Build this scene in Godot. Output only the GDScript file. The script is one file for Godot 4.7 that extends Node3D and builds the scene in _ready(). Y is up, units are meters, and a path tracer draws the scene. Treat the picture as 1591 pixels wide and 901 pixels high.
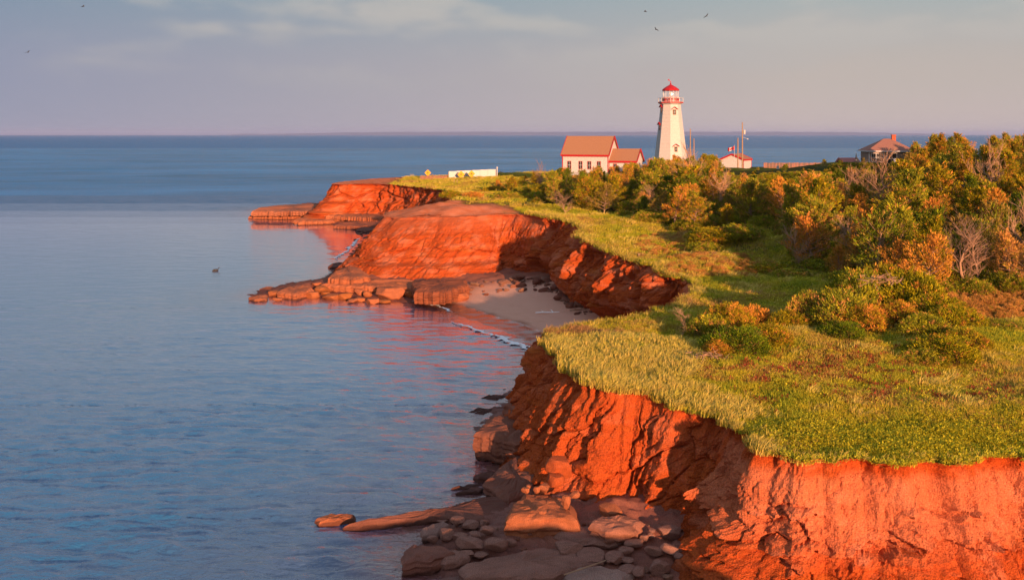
extends Node3D
# A red sandstone cape at low sun: sea, cliffs, cove, grassland, wood, lighthouse and cottages.
# Metres, y up, the view runs towards -z.  The sea lies at y = 0.

const EYE := 19.0            # camera height above the sea
const FOCAL := 1500.0        # focal length, in pixels of a 1591 x 901 picture
const HORIZON := 209.0

var n1 := FastNoiseLite.new()      # soft fractal noise
var n2 := FastNoiseLite.new()      # single octave
var cellv := FastNoiseLite.new()   # value of each cell
var celle := FastNoiseLite.new()   # distance to a cell's border
var rng := RandomNumberGenerator.new()
var taken := {}
var M := {}                        # materials

# ---------------------------------------------------------------- helpers
func sp(px: float, py: float, h: float) -> Vector3:     # a bearing and a dip from the look-out, met at height h
	var d := (EYE - h) * FOCAL / (py - HORIZON)
	return Vector3((px - 795.5) * d / FOCAL, h, -d)

func at(px: float, py: float, d: float) -> Vector3:     # the same at distance d
	return Vector3((px - 795.5) * d / FOCAL, EYE - (py - HORIZON) * d / FOCAL, -d)

func numbered(called: String) -> String:
	var k: int = taken.get(called, -1) + 1
	taken[called] = k
	return called if k == 0 else "%s_%03d" % [called, k]

func tag(o: Node, label := "", category := "", group := "", kind := "") -> Node:
	if label: o.set_meta("label", label)
	if category: o.set_meta("category", category)
	if group: o.set_meta("group", group)
	if kind: o.set_meta("kind", kind)
	return o

func thing(called: String, label: String, category: String, where := Vector3.ZERO, turn := 0.0, group := "") -> Node3D:
	var o := Node3D.new()
	o.name = numbered(called)
	add_child(o, true)
	o.position = where
	o.rotation.y = turn
	tag(o, label, category, group)
	return o

func put(called: String, mesh: Mesh, mat: Material, parent: Node = null) -> MeshInstance3D:
	var o := MeshInstance3D.new()
	o.mesh = mesh
	if mat: o.material_override = mat
	o.name = called if parent else numbered(called)
	(parent if parent else self).add_child(o, true)
	return o

func mat(rgb: Color, rough := 0.85, vcol := false, spec := 0.3) -> StandardMaterial3D:
	var m := StandardMaterial3D.new()
	m.albedo_color = rgb.linear_to_srgb()
	m.roughness = rough
	m.metallic_specular = spec
	m.vertex_color_use_as_albedo = vcol
	m.cull_mode = BaseMaterial3D.CULL_DISABLED
	return m

func noise_tex(size: int, freq: float, seed_: int, lo: float, hi: float, type := 1, oct := 4, normal := false, strength := 4.0) -> NoiseTexture2D:
	var n := FastNoiseLite.new()
	n.seed = seed_
	n.noise_type = type as FastNoiseLite.NoiseType
	n.frequency = freq
	n.fractal_octaves = oct
	var t := NoiseTexture2D.new()
	t.width = size
	t.height = size
	t.seamless = true
	t.noise = n
	if normal:
		t.as_normal_map = true
		t.bump_strength = strength
	else:
		var g := Gradient.new()
		g.set_color(0, Color(lo, lo, lo))
		g.set_color(1, Color(hi, hi, hi))
		t.color_ramp = g
	return t

class MB:      # a mesh in the making: flat triangles with a colour each
	var v := PackedVector3Array()
	var c := PackedColorArray()
	func tri(a: Vector3, b: Vector3, d: Vector3, col := Color.WHITE) -> void:
		v.append(a); v.append(b); v.append(d)
		c.append(col); c.append(col); c.append(col)
	func quad(a: Vector3, b: Vector3, d: Vector3, e: Vector3, col := Color.WHITE) -> void:
		tri(a, b, d, col); tri(a, d, e, col)
	func box(lo: Vector3, hi: Vector3, col := Color.WHITE, xf := Transform3D()) -> void:
		var p := []
		for i in 8:
			p.append(xf * Vector3(hi.x if i & 1 else lo.x, hi.y if i & 2 else lo.y, hi.z if i & 4 else lo.z))
		for f in [[0, 1, 3, 2], [5, 4, 6, 7], [4, 0, 2, 6], [1, 5, 7, 3], [2, 3, 7, 6], [4, 5, 1, 0]]:
			quad(p[f[0]], p[f[1]], p[f[2]], p[f[3]], col)
	func bar(a: Vector3, b: Vector3, w: float, h: float, col := Color.WHITE) -> void:   # a square bar from a to b
		var d := (b - a).normalized()
		var side := d.cross(Vector3.UP)
		if side.length() < 0.01: side = Vector3.RIGHT
		side = side.normalized()
		var up := side.cross(d).normalized()
		var xf := Transform3D(Basis(side, up, -d), a)
		box(Vector3(-w / 2, -h / 2, -(b - a).length()), Vector3(w / 2, h / 2, 0), col, xf)
	func tube(pts: Array, rad: Array, sides: int, col := Color.WHITE, cap := true) -> void:
		var rings := []
		for i in pts.size():
			var d: Vector3 = (pts[mini(i + 1, pts.size() - 1)] - pts[maxi(i - 1, 0)]).normalized()
			var s := d.cross(Vector3(0.13, 0.2, 1)).normalized()
			if absf(d.z) > 0.95: s = d.cross(Vector3.RIGHT).normalized()
			var u := s.cross(d)
			var ring := []
			for k in sides:
				var a := TAU * k / sides
				ring.append(pts[i] + (s * cos(a) + u * sin(a)) * rad[i])
			rings.append(ring)
		for i in pts.size() - 1:
			for k in sides:
				var k2 := (k + 1) % sides
				quad(rings[i][k], rings[i + 1][k], rings[i + 1][k2], rings[i][k2], col)
		if cap:
			for k in range(1, sides - 1):
				tri(rings[-1][0], rings[-1][k], rings[-1][k + 1], col)
				tri(rings[0][0], rings[0][k + 1], rings[0][k], col)
	func lathe(prof: Array, sides: int, turn := 0.0, col := Color.WHITE, centre := Vector3.ZERO) -> void:   # prof: [radius, height]
		for i in prof.size() - 1:
			for k in sides:
				var a := turn + TAU * k / sides
				var b := turn + TAU * (k + 1) / sides
				var p0 := centre + Vector3(sin(a) * prof[i][0], prof[i][1], cos(a) * prof[i][0])
				var p1 := centre + Vector3(sin(b) * prof[i][0], prof[i][1], cos(b) * prof[i][0])
				var p2 := centre + Vector3(sin(b) * prof[i + 1][0], prof[i + 1][1], cos(b) * prof[i + 1][0])
				var p3 := centre + Vector3(sin(a) * prof[i + 1][0], prof[i + 1][1], cos(a) * prof[i + 1][0])
				if prof[i][0] > 0.0001: tri(p0, p2, p1, col)
				if prof[i + 1][0] > 0.0001: tri(p0, p3, p2, col)
	func done() -> ArrayMesh:
		var n := PackedVector3Array()
		n.resize(v.size())
		for i in range(0, v.size(), 3):
			var k := (v[i + 2] - v[i]).cross(v[i + 1] - v[i]).normalized()
			n[i] = k; n[i + 1] = k; n[i + 2] = k
		var a := []
		a.resize(Mesh.ARRAY_MAX)
		a[Mesh.ARRAY_VERTEX] = v
		a[Mesh.ARRAY_NORMAL] = n
		a[Mesh.ARRAY_COLOR] = c
		var m := ArrayMesh.new()
		m.add_surface_from_arrays(Mesh.PRIMITIVE_TRIANGLES, a)
		return m

func indexed(p: PackedVector3Array, c: PackedColorArray, idx: PackedInt32Array) -> ArrayMesh:    # smooth normals
	var n := PackedVector3Array()
	n.resize(p.size())
	for i in range(0, idx.size(), 3):
		var a := idx[i]
		var b := idx[i + 1]
		var d := idx[i + 2]
		var k := (p[d] - p[a]).cross(p[b] - p[a])
		n[a] += k; n[b] += k; n[d] += k
	for i in n.size():
		n[i] = n[i].normalized()
	var arr := []
	arr.resize(Mesh.ARRAY_MAX)
	arr[Mesh.ARRAY_VERTEX] = p
	arr[Mesh.ARRAY_NORMAL] = n
	arr[Mesh.ARRAY_COLOR] = c
	arr[Mesh.ARRAY_INDEX] = idx
	var m := ArrayMesh.new()
	m.add_surface_from_arrays(Mesh.PRIMITIVE_TRIANGLES, arr)
	return m

func faceted(p: PackedVector3Array, c: PackedColorArray, idx: PackedInt32Array) -> ArrayMesh:    # a normal to each face
	var mb := MB.new()
	for i in range(0, idx.size(), 3):
		mb.v.append(p[idx[i]]); mb.v.append(p[idx[i + 1]]); mb.v.append(p[idx[i + 2]])
		mb.c.append(c[idx[i]]); mb.c.append(c[idx[i + 1]]); mb.c.append(c[idx[i + 2]])
	return mb.done()

func grid_index(cols: int, rows: int, keep := PackedByteArray()) -> PackedInt32Array:
	var idx := PackedInt32Array()
	for r in rows - 1:
		for k in cols - 1:
			var a := r * cols + k
			if keep.size() and not (keep[a] and keep[a + 1] and keep[a + cols] and keep[a + cols + 1]):
				continue
			idx.append(a); idx.append(a + 1); idx.append(a + cols + 1)
			idx.append(a); idx.append(a + cols + 1); idx.append(a + cols)
	return idx

func mixc(a: Color, b: Color, t: float) -> Color:
	return a.lerp(b, clampf(t, 0.0, 1.0))

func ss(a: float, b: float, x: float) -> float:
	return smoothstep(a, b, x)

# ---------------------------------------------------------------- camera, sky, sun
func view_and_light() -> void:
	var cam := Camera3D.new()
	cam.name = "camera"
	cam.projection = Camera3D.PROJECTION_FRUSTUM
	cam.near = 0.5
	cam.far = 60000.0
	cam.size = 901.0 / FOCAL * cam.near
	cam.frustum_offset = Vector2(0, -(450.5 - HORIZON) / FOCAL * cam.near)
	cam.position = Vector3(0, EYE, 0)
	add_child(cam)
	cam.current = true

	var env := Environment.new()
	env.background_mode = Environment.BG_SKY
	env.tonemap_mode = Environment.TONE_MAPPER_LINEAR
	env.tonemap_exposure = EXPOSURE
	env.sdfgi_enabled = true
	env.ssao_enabled = true
	env.ssil_enabled = true
	var sky := Sky.new()
	var pano := PanoramaSkyMaterial.new()
	pano.panorama = sky_picture()
	sky.sky_material = pano
	env.sky = sky
	env.fog_enabled = true
	env.fog_density = 0.000032
	env.fog_light_color = Color(0.70, 0.78, 0.98)
	var we := WorldEnvironment.new()
	we.name = "world_environment"
	we.environment = env
	add_child(we)

	var sun := DirectionalLight3D.new()
	sun.name = "sun"
	sun.light_color = Color(1.0, 0.53, 0.29).linear_to_srgb()
	sun.light_energy = 1.6
	sun.light_angular_distance = 0.5
	sun.shadow_enabled = true
	add_child(sun)
	var az := deg_to_rad(SUN_AZ)
	var el := deg_to_rad(SUN_EL)
	var towards := Vector3(-sin(az) * cos(el), -sin(el), -cos(az) * cos(el))   # light runs away from the viewer and to the left
	sun.look_at_from_position(Vector3.ZERO, towards, Vector3.UP)

const SUN_AZ := 19.0
const SUN_EL := 8.5
const EXPOSURE := 1.85

func sky_picture() -> ImageTexture:
	var w := 2048
	var h := 1024
	var im := Image.create(w, h, false, Image.FORMAT_RGBF)
	im.fill(Color(0.08, 0.11, 0.16))
	var cl := FastNoiseLite.new()
	cl.seed = 21
	cl.frequency = 1.0
	cl.fractal_octaves = 5
	for r in h:
		var el := 90.0 - (r + 0.5) / h * 180.0
		if el < -1.0:
			break
		var e := maxf(el, 0.0)
		var step := 1 if e < 30.0 else 4
		var ce := cos(deg_to_rad(el))
		for k in range(0, w, step):
			var az := fposmod((k + 0.5) / w * 360.0 + 180.0, 360.0) - 180.0
			var rad := deg_to_rad(az)
			var right := 0.5 + 0.5 * sin(rad * 0.9 + 0.15) if absf(az) < 100.0 else 0.6
			right = clampf((sin(rad) / 0.42) * 0.5 + 0.66, 0.0, 1.0)
			var hor := Color(0.285, 0.31, 0.445).lerp(Color(0.57, 0.47, 0.465), right)
			var low := Color(0.27, 0.30, 0.44).lerp(Color(0.52, 0.455, 0.44), right)
			var high := Color(0.19, 0.28, 0.40).lerp(Color(0.36, 0.43, 0.47), right)
			var c := hor.lerp(low, ss(0.0, 3.5, e))
			c = c.lerp(high, ss(3.0, 9.5, e))
			c = c.lerp(Color(0.36, 0.45, 0.60), ss(8.0, 24.0, e))
			c = c.lerp(Color(0.25, 0.35, 0.54), ss(25.0, 80.0, e))
			# the side of the sky where the sun stands
			var sunward := maxf(0.0, -cos(rad - deg_to_rad(-SUN_AZ)))
			c = c.lerp(Color(1.15, 0.70, 0.42), pow(sunward, 2.5) * exp(-e / 16.0) * 0.8)
			# thin clouds in long bands
			var d := Vector3(sin(rad) * ce, sin(deg_to_rad(e)), -cos(rad) * ce)
			var f := cl.get_noise_3d(d.x * 3.2 + 4.0, d.y * 15.0, d.z * 3.2)
			var g := cl.get_noise_3d(d.x * 7.0, d.y * 30.0 + 9.0, d.z * 7.0 + 3.0)
			var cov := ss(-0.05, 0.5, f + 0.35 * g) * ss(1.5, 6.0, e) * (1.0 - ss(40.0, 85.0, e) * 0.6)
			c = c.lerp(Color(0.48, 0.455, 0.465), cov * 0.62)
			c = c.lerp(Color(0.60, 0.55, 0.51), ss(0.0, 0.5, f * 0.8 + g) * ss(4.0, 7.5, e) * 0.32 * (1.0 - ss(20.0, 60.0, e)))
			c = Color(c.r * 1.02, c.g * 1.02, c.b * 0.96) / EXPOSURE
			for q in step:
				im.set_pixel(k + q, r, c)
	return ImageTexture.create_from_image(im)

# ---------------------------------------------------------------- the lie of the land
# rim of the cliffs: [px, py, height, how far the foot stands out, height of the foot, kind of rock]
# kinds: 0 loose earth over blocks, 1 slanting slabs, 2 overhanging cove wall, 3 rounded bare headland, 4 far
var RIM := [
	[2100, 735, 5.4, 1.8, 0.1, 0], [1800, 718, 5.5, 1.8, 0.1, 0], [1591, 711, 5.6, 1.8, 0.1, 0], [1500, 716, 5.6, 1.8, 0.1, 0], [1400, 721, 5.65, 1.8, 0.1, 0],
	[1290, 716, 5.65, 1.9, 0.1, 0], [1220, 708, 5.7, 2.2, 0.1, 0], [1172, 700, 5.6, 3.0, 0.2, 0], [1158, 672, 5.5, 3.0, 0.5, 0.3], [1118, 653, 5.5, 2.4, 0.9, 0.8],
	[1060, 637, 5.55, 2.4, 0.8, 1], [1000, 616, 5.7, 2.8, 0.9, 1], [940, 606, 5.9, 2.8, 1.0, 1], [890, 588, 5.9, 3.2, 0.9, 1], [868, 566, 5.95, 3.8, 0.6, 1],
	[853, 542, 6.0, 4.0, 0.4, 0.8], [846, 524, 6.0, 3.6, 0.3, 1.6], [870, 512, 6.05, 2.0, 0.4, 2], [930, 499, 6.1, 1.0, 0.8, 2], [985, 494, 6.2, 0.8, 1.2, 2],
	[1030, 480, 6.4, 0.8, 1.4, 2], [1070, 463, 6.5, 0.8, 1.5, 2], [1084, 448, 6.6, 0.7, 1.5, 2], [1066, 434, 6.8, 0.9, 1.5, 2], [1038, 427, 7.0, 1.0, 1.5, 2],
	[1005, 412, 7.2, 0.9, 1.5, 2], [968, 400, 7.4, 1.1, 1.5, 2], [940, 389, 7.6, 0.9, 1.5, 2], [917, 378, 7.9, 1.5, 1.6, 2], [898, 371, 8.0, 2.0, 1.6, 2],
	[900, 357, 8.3, 1.4, 1.8, 2], [882, 346, 8.5, 1.4, 1.8, 2], [852, 339, 8.7, 2.0, 1.9, 2.5], [815, 333, 8.6, 4.0, 1.9, 3], [780, 333, 8.4, 5.6, 1.8, 3],
	[740, 335, 8.3, 8.5, 1.5, 3], [700, 336, 8.2, 10.0, 1.4, 3], [650, 337, 8.0, 10.0, 1.3, 3], [614, 337, 7.8, 8.5, 1.2, 3], [596, 335, 7.6, 5.5, 1.0, 3],
	[602, 330, 7.7, 4.0, 0.8, 3], [625, 325, 8.3, 4.0, 0.8, 3], [658, 319, 8.9, 3.0, 0.8, 3], [688, 313, 9.5, 2.0, 0.8, 3], [708, 308, 9.5, 1.5, 1.0, 2],
	[712, 302, 8.9, 1.4, 1.2, 2], [697, 298, 8.4, 1.6, 1.2, 4], [668, 293.5, 8.3, 1.8, 1.2, 4], [640, 290, 8.2, 1.8, 1.2, 4], [610, 287, 8.2, 1.9, 1.1, 4],
	[580, 286, 8.1, 2.2, 1.0, 4], [545, 286, 8.1, 3.0, 1.0, 4], [517, 286.5, 8.0, 6.0, 1.0, 4]]
# behind the cape, seen by nobody from here: world x, height, z
var RIM_BACK := [[-39.5, 8.1, -222.0], [-33.0, 8.3, -234.0], [-20.0, 8.5, -246.0], [-5.0, 8.7, -254.0], [20.0, 9.4, -262.0], [60.0, 10.0, -266.0], [150.0, 10.5, -275.0], [230.0, 10.5, -280.0]]
# the water's edge at height 0
var SHORE := [[2000, 1000], [1300, 985], [1100, 965], [960, 945], [800, 925], [700, 915], [640, 895], [620, 862], [655, 835], [640, 815], [700, 800], [740, 770], [775, 745],
	[765, 715], [745, 692], [736, 670], [760, 640], [790, 610], [812, 592], [822, 570], [833, 545], [838, 540], [805, 522], [770, 508], [735, 498], [700, 485], [665, 475], [640, 470], [600, 469],
	[560, 466], [520, 464], [470, 462], [430, 463], [395, 462], [384, 459], [410, 448], [450, 439], [495, 433], [512, 422], [524, 412], [537, 405], [550, 387], [563, 371], [574, 359],
	[560, 355], [525, 352], [500, 347], [462, 346], [455, 340], [395, 337], [388, 331]]
var SHORE_BACK := [[-64.0, -246.0], [-50.0, -256.0], [-30.0, -262.0], [0.0, -272.0], [60.0, -285.0], [240.0, -300.0], [240.0, -20.0]]
# ground heights inside
var INLAND := [[1400, 620, 6.0], [1250, 600, 6.15], [1100, 560, 6.25], [1591, 620, 6.2], [1300, 520, 6.8], [1500, 500, 7.2], [1180, 470, 6.7], [1190, 428, 6.7], [1300, 440, 7.3],
	[1450, 450, 7.7], [1591, 440, 8.0], [1100, 400, 7.7], [1150, 368, 8.6], [1000, 340, 9.0], [1250, 350, 9.4], [900, 318, 9.4], [800, 312, 9.4], [1591, 350, 10.2], [1400, 350, 10.0], [1591, 300, 12.2], [750, 300, 9.5], [780, 322, 9.2], [740, 318, 9.4], [700, 320, 9.3], [660, 325, 8.75], [740, 292, 9.0]]
var INLAND_XZ := [[35, 12.0, -214], [17, 10.4, -198], [0, 9.9, -190], [30, 10.8, -170], [75, 13.4, -190], [100, 13.6, -140], [120, 13.5, -200], [54, 10.8, -235], [75, 10.8, -240], [-10, 8.6, -232],
	[5, 9.2, -225], [-22, 8.2, -226], [48, 11.8, -150], [75, 12.6, -150], [60, 7.2, -45], [62, 9.0, -70], [110, 11.0, -100], [110, 7.0, -45], [30, 10.0, -125], [52, 10.8, -118], [200, 12, -200], [200, 9, -60], [12, 9.8, -165], [-4, 9.0, -205]]

var rim: Array[Vector3] = []          # dense rim
var rim_out: Array[Vector2] = []
var rim_far := PackedFloat32Array()   # how far the foot stands out
var rim_low := PackedFloat32Array()
var rim_kind := PackedFloat32Array()
var rim_len := PackedFloat32Array()   # length along the rim
var rim_mark := []                    # index of each control point
const HX0 := -60.0
const HZ0 := -300.0
const HW := 150
const HD := 142
const HSTEP := 2.0
var lattice := PackedFloat32Array()
const MASK := 0.5
const MX0 := -60.0
const MZ0 := -300.0
const MW := 400                       # the mask reaches x = 140
const MD := 540                       # and z = -30
var mask := PackedByteArray()
var row_hits := []
var shore: PackedVector2Array
var shore_lattice := PackedFloat32Array()
const SX0 := -80.0
const SW := 140
const SZ0 := -264.0
const SD := 232

func cr(a, b, c, d, t: float):
	return 0.5 * ((2.0 * b) + (c - a) * t + (2.0 * a - 5.0 * b + 4.0 * c - d) * t * t + (3.0 * b - a - 3.0 * c + d) * t * t * t)

func lay_rim() -> void:
	var ctl := []
	ctl.append([Vector3(150, 5.6, -30), 2.0, 0.1, 0.0])
	ctl.append([Vector3(80, 5.5, -36), 2.0, 0.1, 0.0])
	for q in RIM:
		ctl.append([sp(q[0], q[1], q[2]), float(q[3]), float(q[4]), float(q[5])])
	for q in RIM_BACK:
		ctl.append([Vector3(q[0], q[1], q[2]), 2.0, 0.8, 4.0])
	var n := ctl.size()
	for i in n - 1:
		rim_mark.append(rim.size())
		var a = ctl[maxi(i - 1, 0)]
		var b = ctl[i]
		var c = ctl[i + 1]
		var d = ctl[mini(i + 2, n - 1)]
		var span: float = b[0].distance_to(c[0])
		var step := 0.22 if absf(b[0].z) < 75 else (0.3 if absf(b[0].z) < 150 else 0.5)
		if absf(b[0].x) > 45 or b[0].z < -230: step = 2.0
		var m := maxi(2, int(span / step))
		for k in m:
			var t := float(k) / m
			rim.append(cr(a[0], b[0], c[0], d[0], t))
			rim_far.append(lerpf(b[1], c[1], t))
			rim_low.append(lerpf(b[2], c[2], t))
			rim_kind.append(lerpf(b[3], c[3], t))
	rim_mark.append(rim.size() - 1)
	n = rim.size()
	var s := 0.0
	for i in n:
		if i: s += Vector2(rim[i].x - rim[i - 1].x, rim[i].z - rim[i - 1].z).length()
		rim_len.append(s)
	var reach := 5
	for i in n:
		var t := rim[mini(i + reach, n - 1)] - rim[maxi(i - reach, 0)]
		var o := Vector2(t.z, -t.x).normalized()
		rim_out.append(o)
	for i in n:      # bites and spurs
		var u := rim_len[i]
		var k := rim_kind[i]
		var soft := 0.35 if k > 2.6 and k < 3.5 else 1.0
		var w := (0.42 * n2.get_noise_2d(u * 0.55, 3.0) + 0.22 * n2.get_noise_2d(u * 1.7, 9.0)) * soft
		rim[i] += Vector3(rim_out[i].x * w, 0.1 * n2.get_noise_2d(u * 0.8, 20.0), rim_out[i].y * w)

func lay_heights() -> void:
	var pts := PackedVector3Array()
	for m in range(1, rim_mark.size()):
		pts.append(rim[rim_mark[m]])
		if m + 1 < rim_mark.size(): pts.append(rim[(rim_mark[m] + rim_mark[m + 1]) / 2])
	for q in INLAND: pts.append(sp(q[0], q[1], q[2]))
	for q in INLAND_XZ: pts.append(Vector3(q[0], q[1], q[2]))
	lattice.resize(HW * HD)
	for r in HD:
		var z := HZ0 + r * HSTEP
		for k in HW:
			var x := HX0 + k * HSTEP
			var sum := 0.0
			var ws := 0.0
			for p in pts:
				var dx := p.x - x
				var dz := p.z - z
				var d2 := dx * dx + dz * dz + 1.5
				var w := 1.0 / (d2 * d2)
				sum += w * p.y
				ws += w
			lattice[r * HW + k] = sum / ws

func ground(x: float, z: float) -> float:
	var fx := clampf((x - HX0) / HSTEP, 0.0, HW - 1.001)
	var fz := clampf((z - HZ0) / HSTEP, 0.0, HD - 1.001)
	var i := int(fx)
	var j := int(fz)
	fx -= i
	fz -= j
	var o := j * HW + i
	var h := lerpf(lerpf(lattice[o], lattice[o + 1], fx), lerpf(lattice[o + HW], lattice[o + HW + 1], fx), fz)
	return h + 0.16 * n2.get_noise_2d(x * 0.16, z * 0.16) + 0.05 * n2.get_noise_2d(x * 0.7 + 50.0, z * 0.7)

func lay_mask() -> void:
	var poly := PackedVector2Array()
	for p in rim: poly.append(Vector2(p.x, p.z))
	poly.append(Vector2(400, -280)); poly.append(Vector2(400, -30))
	mask.resize(MW * MD)
	for r in MD:
		var z := MZ0 + r * MASK
		var hits := []
		for i in poly.size():
			var a := poly[i]
			var b := poly[(i + 1) % poly.size()]
			if (a.y > z) != (b.y > z):
				hits.append(a.x + (z - a.y) / (b.y - a.y) * (b.x - a.x))
		hits.sort()
		for q in range(0, hits.size() - 1, 2):
			var lo := maxi(0, ceili((hits[q] - MX0) / MASK))
			var hi := mini(MW - 1, floori((hits[q + 1] - MX0) / MASK))
			for k in range(lo, hi + 1):
				mask[r * MW + k] = 1

func on_land(x: float, z: float) -> bool:
	var k := int(round((x - MX0) / MASK))
	var r := int(round((z - MZ0) / MASK))
	return k >= 0 and r >= 0 and k < MW and r < MD and mask[r * MW + k] == 1

func well_inside(x: float, z: float, d: float) -> bool:
	for a in 8:
		if not on_land(x + d * sin(a * PI / 4), z + d * cos(a * PI / 4)): return false
	return true

func lay_shore() -> void:
	shore = PackedVector2Array()
	for q in SHORE:
		var p := sp(q[0], q[1], 0.0)
		shore.append(Vector2(p.x, p.z))
	for q in SHORE_BACK: shore.append(Vector2(q[0], q[1]))
	shore_lattice.resize(SW * SD)
	var n := shore.size()
	for r in SD:
		var z := SZ0 + r
		for k in SW:
			var x := SX0 + k
			var best := 1e9
			var inside := false
			for i in n:
				var a := shore[i]
				var b := shore[(i + 1) % n]
				var ex := b.x - a.x
				var ey := b.y - a.y
				var px := x - a.x
				var py := z - a.y
				var t := clampf((px * ex + py * ey) / (ex * ex + ey * ey), 0.0, 1.0)
				px -= ex * t
				py -= ey * t
				best = minf(best, px * px + py * py)
				if (a.y > z) != (b.y > z) and x < a.x + (z - a.y) / (b.y - a.y) * ex:
					inside = not inside
			shore_lattice[r * SW + k] = sqrt(best) * (1.0 if inside else -1.0)

func shore_d(x: float, z: float) -> float:     # metres inland of the water's edge, negative in the water
	var fx := clampf(x - SX0, 0.0, SW - 1.001)
	var fz := clampf(z - SZ0, 0.0, SD - 1.001)
	var i := int(fx)
	var j := int(fz)
	fx -= i
	fz -= j
	var o := j * SW + i
	return lerpf(lerpf(shore_lattice[o], shore_lattice[o + 1], fx), lerpf(shore_lattice[o + SW], shore_lattice[o + SW + 1], fx), fz)

func sandy(x: float, z: float) -> float:       # 1 on the cove's beach, 0 on rock
	return ss(-74.0, -80.0, z + 0.4 * absf(x - 4.0) * 0.0) * ss(-117.0, -109.0, z + (x + 4.0) * 0.25) * ss(-15.0, -9.0, x)

func foreshore(x: float, z: float) -> float:
	var d := shore_d(x, z)
	var sand := sandy(x, z)
	var h := (0.16 * d if d > 0.0 else 0.22 * d)
	h = minf(h, 1.5 + 0.03 * d)
	var smooth_h := (0.045 * d if d < 2.5 else 0.1125 + 0.13 * (d - 2.5)) if d > 0.0 else 0.12 * d
	smooth_h = minf(smooth_h, 1.35 + 0.03 * d) + 0.03 * n2.get_noise_2d(x * 0.5, z * 0.5)
	var rough := h + 0.28 * n1.get_noise_2d(x * 0.35, z * 0.5) + 0.1 * n1.get_noise_2d(x * 1.5, z * 1.9)
	if d > -1.5:
		var q := 0.22
		var lv := rough / q
		var fl := floorf(lv)
		rough = lerpf(rough, (fl + ss(0.55, 0.95, lv - fl)) * q, 0.75)
		rough -= 0.10 * ss(-0.86, -1.0, celle.get_noise_2d(x * 0.45 + 0.2 * z, z * 0.6))
	return clampf(lerpf(rough, smooth_h, sand), -3.0, 2.6)

# ---------------------------------------------------------------- colours of rock and ground
const RED := Color(0.62, 0.118, 0.030)
const SALMON := Color(0.74, 0.22, 0.105)
const DEEP := Color(0.42, 0.075, 0.022)
const OCHRE := Color(0.52, 0.17, 0.03)

func rock_colour(s: float, y: float, z: float, kind: float) -> Color:
	var a := n1.get_noise_3d(s * 0.35, y * 0.7, z * 0.35)
	var b := n1.get_noise_3d(s * 1.3 + 40.0, y * 2.2, z * 1.3)
	var c := RED
	c = mixc(c, SALMON, ss(-0.1, 0.45, a + 0.35 * b))
	c = mixc(c, DEEP, 0.55 * ss(0.12, 0.5, -a * 0.7 + b * 0.7))
	c = mixc(c, OCHRE, 0.35 * ss(0.2, 0.5, n1.get_noise_3d(s * 0.2 + 9.0, y * 1.1, z * 0.2)))
	var band := n2.get_noise_2d(y * 2.6 + 0.12 * s, 5.0 + kind)
	c = mixc(c, DEEP, 0.35 * ss(0.15, 0.45, band))
	return c

func turf_colour(x: float, z: float) -> Color:
	var a := n1.get_noise_2d(x * 0.22, z * 0.22)
	var b := n1.get_noise_2d(x * 0.9, z * 0.9 + 30.0)
	var c := Color(0.12, 0.14, 0.018)
	c = mixc(c, Color(0.22, 0.18, 0.04), ss(0.0, 0.5, a + 0.3 * b))
	c = mixc(c, Color(0.075, 0.12, 0.012), ss(0.05, 0.5, -a + 0.3 * b))
	return c

func bare(x: float, z: float) -> float:       # red earth without turf on the headland
	var nn := n1.get_noise_2d(x * 0.4, z * 0.4)
	var a := ss(2.5, -1.5, x + 2.5 * nn) * ss(-145.0, -141.0, z) * ss(-118.0, -122.0, z)
	a *= ss(-142.0, -134.0, z - 0.55 * (x + 8.0) + 5.0 * nn)
	a = maxf(a, ss(-25.0, -29.5, x + 3.0 * nn) * ss(-196.0, -200.0, z))      # and on the far cape's outer end
	return a

func wooded(x: float, z: float) -> bool:
	return Geometry2D.is_point_in_polygon(Vector2(x, z), wood)

var wood := PackedVector2Array()
func lay_wood() -> void:
	for q in [[772, 297, 9.3], [800, 303, 9.4], [850, 318, 9.3], [905, 322, 9.3], [960, 333, 9.1], [1010, 347, 8.8], [1075, 356, 8.7], [1180, 352, 9.0], [1235, 372, 8.9], [1270, 398, 8.4],
			[1300, 428, 7.7], [1350, 446, 7.7], [1440, 458, 7.7], [1600, 456, 7.9], [1800, 460, 8.2]]:
		var p := sp(q[0], q[1], q[2])
		wood.append(Vector2(p.x, p.z))
	for q in [[85.0, -80.0], [115.0, -110.0], [115.0, -185.0], [84.0, -184.0], [66.0, -186.0], [60.0, -198.0], [44.0, -205.0], [36.0, -203.0], [26.0, -205.0], [20.0, -190.0], [8.0, -189.0], [2.0, -200.0], [-1.0, -196.0]]:
		wood.append(Vector2(q[0], q[1]))

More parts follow.
